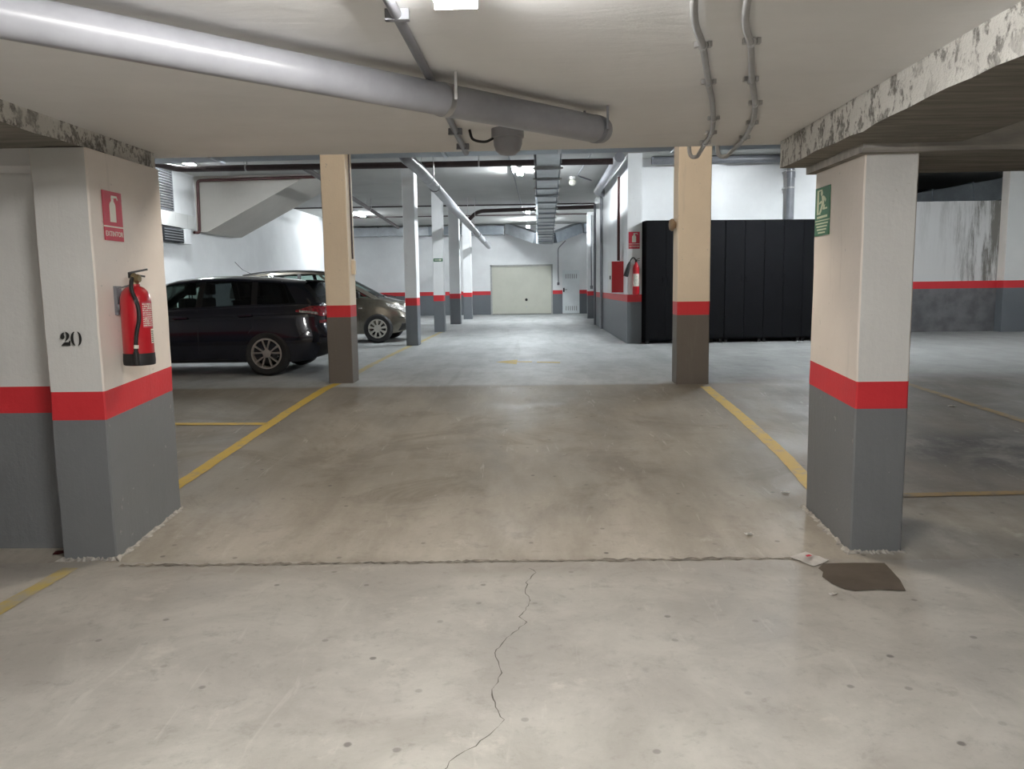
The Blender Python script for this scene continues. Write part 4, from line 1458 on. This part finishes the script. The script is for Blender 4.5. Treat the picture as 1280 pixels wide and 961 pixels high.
# ------------------------------------------------------------------ litter
def paper(name, label, loc, s, rz, mat_, fold=0.012):
    bm = bmesh.new()
    n = 5
    g = []
    for i in range(n + 1):
        row = []
        for j in range(n + 1):
            u, v = i / n - 0.5, j / n - 0.5
            z = fold * (0.4 + 0.6 * mnoise.noise(Vector((u * 3 + loc[0] * 5, v * 3 + loc[1] * 5, 1)))) + 0.004
            row.append(bm.verts.new((u * s[0], v * s[1] + 0.15 * s[1] * u, max(0.003, z))))
        g.append(row)
    for i in range(n):
        for j in range(n):
            bm.faces.new((g[i][j], g[i + 1][j], g[i + 1][j + 1], g[i][j + 1]))
    bmesh.ops.solidify(bm, geom=bm.faces[:], thickness=0.0015)
    o = obj(name, bm, mat_, None, 60, (loc[0], loc[1], fz(loc[1])), (0, 0, rz))
    return tag(o, label, 'litter')
pp_ = paper('crumpled_paper', 'crumpled white paper with red print beside the dark floor patch', (1.56, 4.44), (0.15, 0.17), 0.5, M['paper'], 0.014)
bm = bmesh.new()
bm.faces.new([bm.verts.new(v) for v in ((-0.02, 0.0, 0.024), (0.015, -0.005, 0.026), (0.018, 0.02, 0.026), (-0.012, 0.022, 0.025))])
obj('print', bm, M['sign_red'], pp_)
paper('paper_scrap', 'tiny white scrap on the ramp in front of the exit sign pillar', (1.32, 4.83), (0.05, 0.035), 0.2, M['paper'])
paper('paper_scrap', 'tiny white scrap near the yellow line by the exit sign pillar', (1.79, 5.62), (0.06, 0.03), -0.4, M['paper'])
paper('paper_scrap', 'tiny white scrap on the floor just before the dark patch', (1.50, 3.92), (0.04, 0.02), 0.1, M['paper'])
paper('paper_scrap', 'tiny white scrap lying in the dark bay behind the exit sign pillar', (4.35, 8.35), (0.07, 0.05), 0.3, M['paper'])
paper('red_scrap', 'dark red scrap on the floor between the number 20 pillar and wall', (-2.86, 4.60), (0.08, 0.06), 0.3, plain('dark red plastic', (0.12, 0.015, 0.015), 0.5))

# ------------------------------------------------------------------ cars
def lerp(a, b, t):
    return a + (b - a) * t
def pl(x, pts):
    """smooth piecewise interpolation"""
    if x <= pts[0][0]:
        return pts[0][1]
    for (x0, y0_), (x1, y1_) in zip(pts[:-1], pts[1:]):
        if x <= x1:
            t = (x - x0) / (x1 - x0)
            t = t * t * (3 - 2 * t) * 0.6 + t * 0.4
            return lerp(y0_, y1_, t)
    return pts[-1][1]

class Car:
    def __init__(s, cfg):
        s.__dict__.update(cfg)
    def inset(s, t):
        return pl(t, [(0, 0.075), (0.16, 0.03), (0.34, 0.0), (0.62, 0.004), (0.80, 0.014), (0.86, 0.028), (1.0, 0.060)])
    def pt(s, th, t, off=0.0):
        """point on the lower body: th = plan angle (0 front, pi/2 left, pi rear), t = 0 sill .. 1 belt"""
        def raw(th, t):
            c, sn = math.cos(th), math.sin(th)
            e = 2.0 / s.sq
            a = s.L / 2 - (pl(t, s.nose) if c > 0 else pl(t, s.tail))
            x = a * math.copysign(abs(c) ** e, c)
            hw = s.W / 2 - s.inset(t) - 0.05 * max(0, abs(x) / (s.L / 2) - 0.55) ** 1.5 * 3
            y = hw * math.copysign(abs(sn) ** e, sn)
            zb_ = pl(abs(x), [(0, s.zb), (s.L / 2 - 0.5, s.zb), (s.L / 2, s.zb + 0.10)])
            return Vector((x, y, lerp(zb_, pl(x, s.top), t)))
        p = raw(th, t)
        if off:
            d1 = raw(th + 0.004, t) - raw(th - 0.004, t)
            d2 = raw(th, min(1, t + 0.01)) - raw(th, max(0, t - 0.01))
            nn = d1.cross(d2)
            if nn.length > 0:
                nn.normalize()
                if nn.dot(Vector((p.x * 0.3, p.y, 0))) < 0:
                    nn = -nn
                p = p + nn * off
        return p
    def th_side(s, x, left=True, t=0.6):
        """plan angle whose point has the given x on the side"""
        lo, hi = 0.02, PI - 0.02
        for _ in range(40):
            mid = (lo + hi) / 2
            if s.pt(mid, t).x > x:
                lo = mid
            else:
                hi = mid
        return lo if left else -lo
    def th_end(s, y, rear=True, t=0.6):
        """plan angle whose point has |y| on the rear (or front) end"""
        lo, hi = (PI / 2, PI) if rear else (0, PI / 2)
        for _ in range(40):
            mid = (lo + hi) / 2
            yy = s.pt(mid, t).y
            if rear:
                if yy > y: lo = mid
                else: hi = mid
            else:
                if yy < y: lo = mid
                else: hi = mid
        return lo
    def body(s, root):
        bm = bmesh.new()
        nth = 176
        ths = []
        for k in range(nth):
            a = 2 * PI * k / nth
            # concentrate samples so that corners are smooth with a squarish plan
            ths.append(a - 0.22 * math.sin(4 * a) / 4 * 1.0)
        ts = [0, 0.05, 0.12, 0.2, 0.28, 0.36, 0.44, 0.52, 0.60, 0.68, 0.76, 0.80, 0.83, 0.86, 0.89, 0.93, 0.97, 1.0]
        loops = [[bm.verts.new(s.pt(a, t)) for a in ths] for t in ts]
        for la, lb in zip(loops[:-1], loops[1:]):
            for k in range(nth):
                bm.faces.new((la[k], la[(k + 1) % nth], lb[(k + 1) % nth], lb[k]))
        for base, crown in ((loops[-1], s.crown), (loops[0], 0.0)):
            prev = base
            for sc in (0.85, 0.6, 0.35, 0.12, 0.0):
                cur = []
                for v0 in base:
                    x, y, z = v0.co
                    cur.append(bm.verts.new((x, y * sc, z + crown * (1 - sc * sc))))
                for k in range(nth):
                    q = (prev[k], prev[(k + 1) % nth], cur[(k + 1) % nth], cur[k])
                    bm.faces.new(q)
                prev = cur
        bmesh.ops.remove_doubles(bm, verts=bm.verts[:], dist=0.0008)
        bmesh.ops.dissolve_degenerate(bm, edges=bm.edges[:], dist=0.0004)
        o = obj('body_shell', bm, [s.paint, M['black_trim']], root)
        # wheel wells
        cut = bmesh.new()
        for ax_ in (s.fa, s.ra):
            for sy in (-1, 1):
                y0_, y1_ = sorted((sy * (s.W / 2 - 0.32), sy * (s.W / 2 + 0.2)))
                prof = [(0.001, y0_), (s.arch, y0_), (s.arch, y1_), (0.001, y1_)]
                b = bmesh.new()
                lathe(b, prof, 40, (ax_, 0, s.wr - 0.01), 'y')
                bmesh.ops.remove_doubles(b, verts=b.verts[:], dist=0.003)
                merge(cut, b, 1)
        co = obj('cutter', cut, [s.paint, M['black_trim']])
        md = o.modifiers.new('wells', 'BOOLEAN')
        md.object = co
        md.operation = 'DIFFERENCE'
        md.solver = 'EXACT'
        bpy.context.view_layer.update()
        me = bpy.data.meshes.new_from_object(o.evaluated_get(bpy.context.evaluated_depsgraph_get()))
        o.modifiers.clear()
        o.data = me
        bpy.data.objects.remove(co)
        for p in me.polygons:
            p.use_smooth = True
        me.set_sharp_from_angle(angle=math.radians(42))
        return o
    def patch(s, name, root, th0, th1, t0, t1, mat_, off=0.006, n=14, k=6, shape=None):
        bm = bmesh.new()
        rows = []
        for i in range(n + 1):
            u = i / n
            a, b = (t0, t1) if shape is None else shape(u)
            rows.append([(bm.verts.new(s.pt(lerp(th0, th1, u), lerp(a, b, j / k), off)), bm.verts.new(s.pt(lerp(th0, th1, u), lerp(a, b, j / k), -0.01))) for j in range(k + 1)])
        for i in range(n):
            for j in range(k):
                bm.faces.new((rows[i][j][0], rows[i + 1][j][0], rows[i + 1][j + 1][0], rows[i][j + 1][0]))
            for j in (0, k):
                bm.faces.new((rows[i][j][0], rows[i + 1][j][0], rows[i + 1][j][1], rows[i][j][1]))
        for i in (0, n):
            for j in range(k):
                bm.faces.new((rows[i][j][0], rows[i][j + 1][0], rows[i][j + 1][1], rows[i][j][1]))
        return obj(name, bm, mat_, root, 40)
    def greenhouse(s, root):
        """frame, panes and roof from matching belt and roof outlines"""
        right = s.gh          # list of (xb, yb, xr, yr, label of panel to the next point)
        full = [(a, -1) for a in right[::1]]
        pts = [(xb, -yb, xr, -yr, lab) for xb, yb, xr, yr, lab in right]
        mir = []
        for i in range(len(right) - 1, 0, -1):
            xb, yb, xr, yr, _ = right[i]
            lab = right[i - 1][4]
            mir.append((xb, yb, xr, yr, lab + '_far' if lab else lab))
        ring = pts[:-1] + mir
        n = len(ring)
        def P(i, u, v):
            a, b = ring[i], ring[(i + 1) % n]
            xb, yb = lerp(a[0], b[0], u), lerp(a[1], b[1], u)
            xr, yr = lerp(a[2], b[2], u), lerp(a[3], b[3], u)
            # rounded front and rear screens
            zb_ = pl(xb, s.top) + s.crown * 0.4 - 0.012
            zr = pl(xr, s.roof) - 0.05 * (abs(yr) / s.ryr) ** 4
            x, y, z = lerp(xb, xr, v), lerp(yb, yr, v), lerp(zb_, zr, v)
            bul = 4 * v * (1 - v)
            y += math.copysign(0.020 * bul, y) * min(1, abs(y) / 0.4)
            x += (0.025 * bul) * (1 if x > (s.gh[0][2] - 0.1) else -1 if x < s.gh[-1][2] + 0.05 else 0)
            return Vector((x, y, z))
        vs = [0.0, 0.06, 0.3, 0.55, 0.78, 0.92, 1.0]
        fr = bmesh.new()
        panes = []
        cache = {}
        for i in range(n):
            lab = ring[i][4]
            nu = 4 if 'pane' in lab or 'screen' in lab else 2
            for j in range(len(vs) - 1):
                glassy = ('pane' in lab or 'screen' in lab) and 1 <= j <= 4
                if glassy:
                    continue
                for k in range(nu):
                    q = [P(i, k / nu, vs[j]), P(i, (k + 1) / nu, vs[j]), P(i, (k + 1) / nu, vs[j + 1]), P(i, k / nu, vs[j + 1])]
                    f = fr.faces.new([fr.verts.new(c) for c in q])
                    f.material_index = 1 if (lab.startswith('trim') and 1 <= j <= 4) else 0
            if 'pane' in lab or 'screen' in lab:
                panes.append((i, lab))
        # roof skin
        roofring = []
        for i in range(n):
            nu = 4 if 'pane' in ring[i][4] or 'screen' in ring[i][4] else 2
            roofring += [P(i, k / nu, 1.0) for k in range(nu)]
        prev = roofring
        for sc in (0.93, 0.8, 0.6, 0.35, 0.12, 0.0):
            cur = [Vector((c.x, c.y * sc, pl(c.x, s.roof) - 0.05 * (abs(c.y) * sc / s.ryr) ** 4)) for c in roofring]
            for k in range(len(cur)):
                q = [prev[k], prev[(k + 1) % len(cur)], cur[(k + 1) % len(cur)], cur[k]]
                fr.faces.new([fr.verts.new(c) for c in q])
            prev = cur
        bmesh.ops.remove_doubles(fr, verts=fr.verts[:], dist=0.002)
        bmesh.ops.dissolve_degenerate(fr, edges=fr.edges[:], dist=0.001)
        bmesh.ops.recalc_face_normals(fr, faces=fr.faces[:])
        bmesh.ops.solidify(fr, geom=fr.faces[:], thickness=0.02)
        obj('roof_frame', fr, [s.paint, M['black_trim']], root, 45)
        for i, lab in panes:
            bm = bmesh.new()
            nu, nv = 4, 6
            g = [[bm.verts.new(P(i, k / nu, lerp(0.055, 0.925, j / nv)) * 1.0) for j in range(nv + 1)] for k in range(nu + 1)]
            for k in range(nu):
                for j in range(nv):
                    bm.faces.new((g[k][j], g[k + 1][j], g[k + 1][j + 1], g[k][j + 1]))
            nm = 'windshield' if 'front' in lab else 'rear_window' if 'rear' in lab else 'side_window'
            obj(nm, bm, M['glass_dark'] if 'dark' in lab else M['glass'], root, 60)
    def wheels(s, root):
        for ax_ in (s.fa, s.ra):
            for sy in (-1, 1):
                bm = bmesh.new()
                r, rr, wd_ = s.wr, s.rr, 0.205
                prof = [(rr, -wd_ / 2 + 0.012), (rr + 0.02, -wd_ / 2), (r - 0.035, -wd_ / 2 - 0.004), (r - 0.012, -wd_ / 2 + 0.02), (r, -wd_ / 2 + 0.05), (r, wd_ / 2 - 0.05), (r - 0.012, wd_ / 2 - 0.02),
                        (r - 0.035, wd_ / 2 + 0.004), (rr + 0.02, wd_ / 2), (rr, wd_ / 2 - 0.012), (rr - 0.02, 0.0), (rr, -wd_ / 2 + 0.012)]
                lathe(bm, prof, 48, (0, 0, 0), 'y', cap=False)
                wl = obj('wheel', bm, M['tyre'], root, 35, (ax_, sy * (s.W / 2 - 0.098), r))
                rm = bmesh.new()
                yo = sy * wd_ / 2
                lathe(rm, [(rr + 0.004, yo * 0.9), (rr + 0.006, yo), (rr - 0.012, yo * 1.02), (rr - 0.022, yo * 0.9), (rr - 0.03, yo * 0.2)], 48, (0, 0, 0), 'y', cap=False)
                if s.rim == 'double':
                    for k in range(5):
                        for dk in (-1, 1):
                            a0 = 2 * PI * k / 5 + PI / 2 + dk * 0.10
                            a1 = 2 * PI * k / 5 + PI / 2 + dk * 0.27
                            p = Vector((0.045 * math.cos(a0), yo * 0.86, 0.045 * math.sin(a0)))
                            q = Vector(((rr - 0.012) * math.cos(a1), yo * 0.93, (rr - 0.012) * math.sin(a1)))
                            spoke(rm, p, q, 0.020, 0.034, 0.025)
                    lathe(rm, [(0.055, yo * 0.7), (0.058, yo * 0.88), (0.03, yo * 0.95), (0.001, yo * 0.95)], 24, (0, 0, 0), 'y')
                else:
                    for k in range(9):
                        a0 = 2 * PI * k / 9 + 0.2
                        p = Vector((0.07 * math.cos(a0), yo * 0.98, 0.07 * math.sin(a0)))
                        q = Vector(((rr - 0.006) * math.cos(a0), yo * 1.0, (rr - 0.006) * math.sin(a0)))
                        spoke(rm, p, q, 0.030, 0.072, 0.02)
                    lathe(rm, [(0.085, yo * 0.8), (0.085, yo * 1.0), (0.05, yo * 1.06), (0.001, yo * 1.06)], 28, (0, 0, 0), 'y')
                obj('rim', rm, s.rimmat, wl, 40)
                hb_ = bmesh.new()
                lathe(hb_, [(rr - 0.03, yo * 0.25), (0.001, yo * 0.25)], 32, (0, 0, 0), 'y')
                lathe(hb_, [(rr * 0.68, yo * 0.45), (rr * 0.68, yo * 0.5), (0.001, yo * 0.5)], 32, (0, 0, 0), 'y')
                obj('brake_disc', hb_, M['black'], wl, 40)
    def seats(s, root):
        bm = bmesh.new()
        z = s.zint
        box(bm, s.gh[-1][0] + 0.12, s.gh[0][0] - 0.25, -s.gh[3][1] + 0.06, s.gh[3][1] - 0.06, z - 0.05, z)
        obj('cabin_trim', bm, M['cabin'], root)
        for x, ys in ((s.seat1, (-0.36, 0.36)), (s.seat2, (-0.42, 0.0, 0.42))):
            for y in ys:
                bm = bmesh.new()
                hs = 0.0 if x == s.seat2 else 0.03
                b = bmesh.new()
                box(b, x - 0.07, x + 0.05, y - 0.21, y + 0.21, z - 0.1, z + 0.12 + hs, 0.05)
                merge(bm, b)
                box(bm, x - 0.11, x - 0.02, y - 0.12, y + 0.12, z + 0.16 + hs, z + 0.34 + hs, 0.035)
                tube(bm, [(x - 0.06, y - 0.05, z + 0.1), (x - 0.06, y - 0.05, z + 0.2)], 0.007, 6)
                tube(bm, [(x - 0.06, y + 0.05, z + 0.1), (x - 0.06, y + 0.05, z + 0.2)], 0.007, 6)
                obj('seat', bm, M['cabin'], root, 40)
    def mirrors(s, root):
        for sy in (-1, 1):
            bm = bmesh.new()
            x, y, z = s.mir
            b = bmesh.new()
            box(b, x - 0.07, x + 0.10, sy * y - 0.11, sy * y + 0.11, z - 0.075, z + 0.075, 0.05)
            merge(bm, b)
            bar(bm, (x + 0.03, sy * (y - 0.2), z - 0.05), (x + 0.03, sy * y, z - 0.04), 0.06, 0.03)
            o = obj('wing_mirror', bm, s.paint if s.mirpaint else M['black_trim'], root, 40)
            bm = bmesh.new()
            box(bm, x - 0.075, x - 0.071, sy * y - 0.085, sy * y + 0.085, z - 0.055, z + 0.055)
            obj('mirror_glass', bm, M['mirror'], o)
    def seam(s, name, root, path, off=0.0012, r=0.004):
        """dark panel gap following the body: path of (x, t, side)"""
        for sy in (1, -1):
            bm = bmesh.new()
            P_ = [s.pt(sy * s.th_side(x, True, t), t, off) for x, t in path]
            tube(bm, P_, r, 6)
            obj(name, bm, M['black_trim'], root)

def spoke(bm, p, q, w0, w1, th_):
    t = (q - p).normalized()
    sd = t.cross(Vector((0, 1, 0))).normalized()
    vs = []
    for e, w_ in ((p, w0), (q, w1)):
        for a, b in ((-1, -1), (1, -1), (0.7, 1), (-0.7, 1)):
            yy = b * th_ / 2 * (1 if p.y > 0 else -1)
            vs.append(bm.verts.new(e + sd * a * w_ / 2 + Vector((0, yy, 0))))
    for f in ((0, 1, 2, 3), (4, 5, 6, 7), (0, 1, 5, 4), (1, 2, 6, 5), (2, 3, 7, 6), (3, 0, 4, 7)):
        bm.faces.new([vs[i] for i in f])

# dark blue estate hatchback, tail towards the aisle
blue = Car(dict(L=4.40, W=1.80, zb=0.19, sq=7.0, crown=0.03, paint=M['blue_paint'],
    top=[(-2.2, 0.985), (-1.9, 1.0), (-1.2, 0.985), (0.0, 0.945), (0.95, 0.93), (1.15, 0.92), (1.7, 0.82), (2.05, 0.70), (2.2, 0.62)],
    roof=[(-1.95, 1.315), (-1.7, 1.345), (-1.2, 1.395), (-0.7, 1.425), (-0.3, 1.42), (0.05, 1.385), (0.36, 1.325)],
    nose=[(0, 0.10), (0.3, 0.0), (0.6, 0.02), (1, 0.16)],
    tail=[(0, 0.10), (0.18, 0.02), (0.36, 0.0), (0.5, 0.03), (0.62, 0.075), (0.8, 0.085), (1, 0.135)],
    fa=1.36, ra=-1.30, wr=0.318, rr=0.212, arch=0.352, ryr=0.56, rim='double', rimmat=M['alloy'],
    zint=0.955, seat1=0.02, seat2=-0.80, mir=(0.86, 0.93, 1.00), mirpaint=True,
    gh=[(1.02, 0.0, 0.36, 0.0, 'frontscreen'), (0.93, 0.58, 0.28, 0.45, 'pillar'), (0.80, 0.765, 0.18, 0.545, 'pane'), (-0.28, 0.80, -0.30, 0.56, 'trim'), (-0.36, 0.80, -0.38, 0.56, 'panedark_a'),
        (-1.08, 0.79, -1.04, 0.555, 'trim'), (-1.16, 0.785, -1.12, 0.55, 'panedark_b'), (-1.72, 0.75, -1.50, 0.535, 'pillar'), (-1.98, 0.68, -1.74, 0.50, 'trim'), (-2.03, 0.60, -1.80, 0.46, 'rearscreen_dark'), (-2.06, 0.0, -1.86, 0.0, '')]))
root = thing('car', 'dark blue estate car parked nose to the wall, tail beside the beige pillar', 'car', (-5.06, 12.06, ZF), PI)
blue.body(root); blue.greenhouse(root); blue.wheels(root); blue.seats(root); blue.mirrors(root)
for sy in (1, -1):
    a = blue.th_side(-1.72, True, 0.88)
    b = blue.th_end(0.40, True, 0.88)
    tl = blue.patch('tail_light', root, sy * a, sy * b, 0.80, 0.965, M['lens_red'], 0.010, 20, 6, shape=lambda u: (0.87 - 0.10 * min(1, u * 1.6), 0.90 + 0.065 * min(1, u * 3)))
    tl['label'] = 'red tail light with pale strip'
    blue.patch('reverse_lens', tl, sy * lerp(a, b, 0.06), sy * lerp(a, b, 0.46), 0.80, 0.83, M['lens_clear'], 0.013, 12, 3, shape=lambda u: (0.862 - 0.055 * u, 0.895 - 0.045 * u))
    blue.patch('reflector', root, sy * blue.th_end(0.72, True, 0.66), sy * blue.th_end(0.50, True, 0.66), 0.645, 0.70, M['lens_red'], 0.008, 8, 3)
    blue.patch('bumper_insert', root, sy * blue.th_side(-2.02, True, 0.2), sy * blue.th_end(0.02, True, 0.2), 0.03, 0.26, M['black_trim'], 0.006, 16, 4)
    blue.patch('head_light', root, sy * blue.th_side(1.75, True, 0.85), sy * blue.th_end(0.45, False, 0.85), 0.76, 0.93, M['lens_clear'], 0.006, 14, 5)
    blue.patch('badge', root, sy * blue.th_end(0.34, True, 0.78), sy * blue.th_end(0.22, True, 0.78), 0.745, 0.775, M['chrome'], 0.006, 4, 2)
    bm = bmesh.new()
    for x in (0.0, -0.92):
        p = blue.pt(sy * blue.th_side(x, True, 0.83), 0.83, 0.02)
        q = blue.pt(sy * blue.th_side(x - 0.2, True, 0.83), 0.835, 0.02)
        bar(bm, p, q, 0.03, 0.022)
    obj('door_handle', bm, M['blue_paint'], root)
blue.seam('door_gap', root, [(-0.34, 0.03), (-0.34, 0.3), (-0.34, 0.6), (-0.33, 0.97)])
blue.seam('door_gap', root, [(0.84, 0.03), (0.86, 0.3), (0.86, 0.6), (0.82, 0.97)])
blue.seam('door_gap', root, [(-0.86, 0.03), (-0.92, 0.25), (-1.1, 0.62), (-1.14, 0.97)])
blue.seam('side_sill', root, [(0.9, 0.045), (0, 0.045), (-0.85, 0.045)], 0.004, 0.012)
blue.seam('bumper_gap', root, [(-1.70, 0.38), (-1.86, 0.52), (-1.98, 0.60)])
bm = bmesh.new()
b = bmesh.new()
box(b, -2.06, -1.72, -0.50, 0.50, 1.328, 1.356, 0.012)
merge(bm, b, 0, Matrix.Rotation(math.radians(-3), 4, 'Y'))
sp = obj('roof_spoiler', bm, M['blue_paint'], root, 40, loc=(0, 0, 0.085))
bm = bmesh.new()
box(bm, -2.075, -2.055, -0.18, 0.18, 1.33, 1.345)
obj('brake_lamp', bm, M['lens_red'], sp)
bm = bmesh.new()
bar(bm, (-2.09, 0.0, 1.04), (-2.08, -0.42, 1.10), 0.02, 0.014)
lathe(bm, [(0.03, 0), (0.03, 0.03), (0.001, 0.03)], 12, (-2.10, 0, 1.03), 'x')
obj('rear_wiper', bm, M['black_trim'], root)

# bronze MPV facing the aisle
mpv = Car(dict(L=4.20, W=1.82, zb=0.20, sq=4.2, crown=0.045, paint=M['bronze_paint'],
    top=[(-2.2, 1.02), (-1.2, 1.02), (0.0, 0.985), (0.9, 0.975), (1.35, 0.965), (1.75, 0.88), (2.0, 0.78), (2.2, 0.66)],
    roof=[(-2.1, 1.50), (-1.7, 1.57), (-1.0, 1.63), (-0.3, 1.65), (0.15, 1.61), (0.45, 1.55)],
    nose=[(0, 0.12), (0.25, 0.0), (0.5, 0.0), (0.75, 0.06), (1, 0.22)],
    tail=[(0, 0.10), (0.3, 0.0), (0.6, 0.03), (1, 0.10)],
    fa=1.33, ra=-1.34, wr=0.322, rr=0.205, arch=0.375, ryr=0.60, rim='cover', rimmat=M['hubcap'],
    zint=0.985, seat1=0.0, seat2=-0.9, mir=(0.86, 0.95, 1.07), mirpaint=False,
    gh=[(1.48, 0.0, 0.30, 0.0, 'frontscreen'), (1.36, 0.55, 0.20, 0.48, 'pillar'), (1.22, 0.74, 0.10, 0.575, 'pane_q'), (0.74, 0.80, -0.02, 0.59, 'pillar'), (0.66, 0.80, -0.09, 0.60, 'pane'), (-0.34, 0.81, -0.42, 0.60, 'trim'), (-0.42, 0.81, -0.50, 0.60, 'pane_a'),
        (-1.18, 0.80, -1.18, 0.60, 'trim'), (-1.26, 0.80, -1.26, 0.59, 'pane_b'), (-1.90, 0.76, -1.78, 0.57, 'pillar'), (-2.06, 0.62, -1.95, 0.48, 'rearscreen'), (-2.10, 0.0, -2.02, 0.0, '')]))
root = thing('car', 'bronze grey people carrier facing the aisle behind the blue estate', 'car', (-4.78, 18.62, ZF), 0)
mpv.body(root); mpv.greenhouse(root); mpv.wheels(root); mpv.seats(root); mpv.mirrors(root)
for sy in (1, -1):
    a, b = mpv.th_side(1.55, True, 0.86), mpv.th_end(0.42, False, 0.86)
    mpv.patch('head_light', root, sy * a, sy * b, 0.7, 0.93, M['lens_clear'], 0.008, 16, 6, shape=lambda u: (0.86 - 0.16 * min(1, u * 1.5), 0.93 + 0.0 * u))
    mpv.patch('bumper_trim', root, sy * mpv.th_side(1.80, True, 0.5), sy * mpv.th_end(0.3, False, 0.5), 0.50, 0.535, M['chrome'], 0.008, 12, 2)
    mpv.patch('bumper_insert', root, sy * mpv.th_end(0.70, False, 0.2), sy * mpv.th_end(0.02, False, 0.2), 0.05, 0.30, M['black_trim'], 0.006, 12, 4)
    mpv.patch('side_indicator', root, sy * mpv.th_side(1.0, True, 0.74), sy * mpv.th_side(0.92, True, 0.74), 0.73, 0.76, M['lens_clear'], 0.006, 3, 2)
    mpv.patch('tail_light', root, sy * mpv.th_side(-1.85, True, 0.88), sy * mpv.th_end(0.55, True, 0.88), 0.72, 0.97, M['lens_red'], 0.008, 10, 4)
mpv.seam('door_gap', root, [(0.92, 0.03), (0.94, 0.3), (0.92, 0.6), (0.78, 0.97)])
mpv.seam('door_gap', root, [(-0.40, 0.03), (-0.40, 0.5), (-0.40, 0.97)])
bm = bmesh.new()
tube(bm, [(-1.72, 0.0, 1.565), (-1.95, 0.0, 1.68), (-2.12, 0.0, 1.86)], 0.006, 6)
lathe(bm, [(0.03, 0), (0.02, 0.03), (0.001, 0.035)], 10, (-1.70, 0, 1.56))
obj('aerial', bm, M['black_trim'], root)
bm = bmesh.new()
bar(bm, (1.50, 0.1, 1.035), (1.30, -0.55, 1.055), 0.02, 0.014)
bar(bm, (1.49, 0.62, 1.01), (1.33, 0.05, 1.06), 0.02, 0.014)
obj('windscreen_wiper', bm, M['black_trim'], root)
bm = bmesh.new()
for sy in (-1, 1):
    tube(bm, smooth_path([(0.1, sy * 0.575, 1.585), (-0.5, sy * 0.605, 1.625), (-1.2, sy * 0.60, 1.61), (-1.75, sy * 0.57, 1.54)]), 0.014, 8)
obj('roof_rail', bm, M['black_trim'], root)
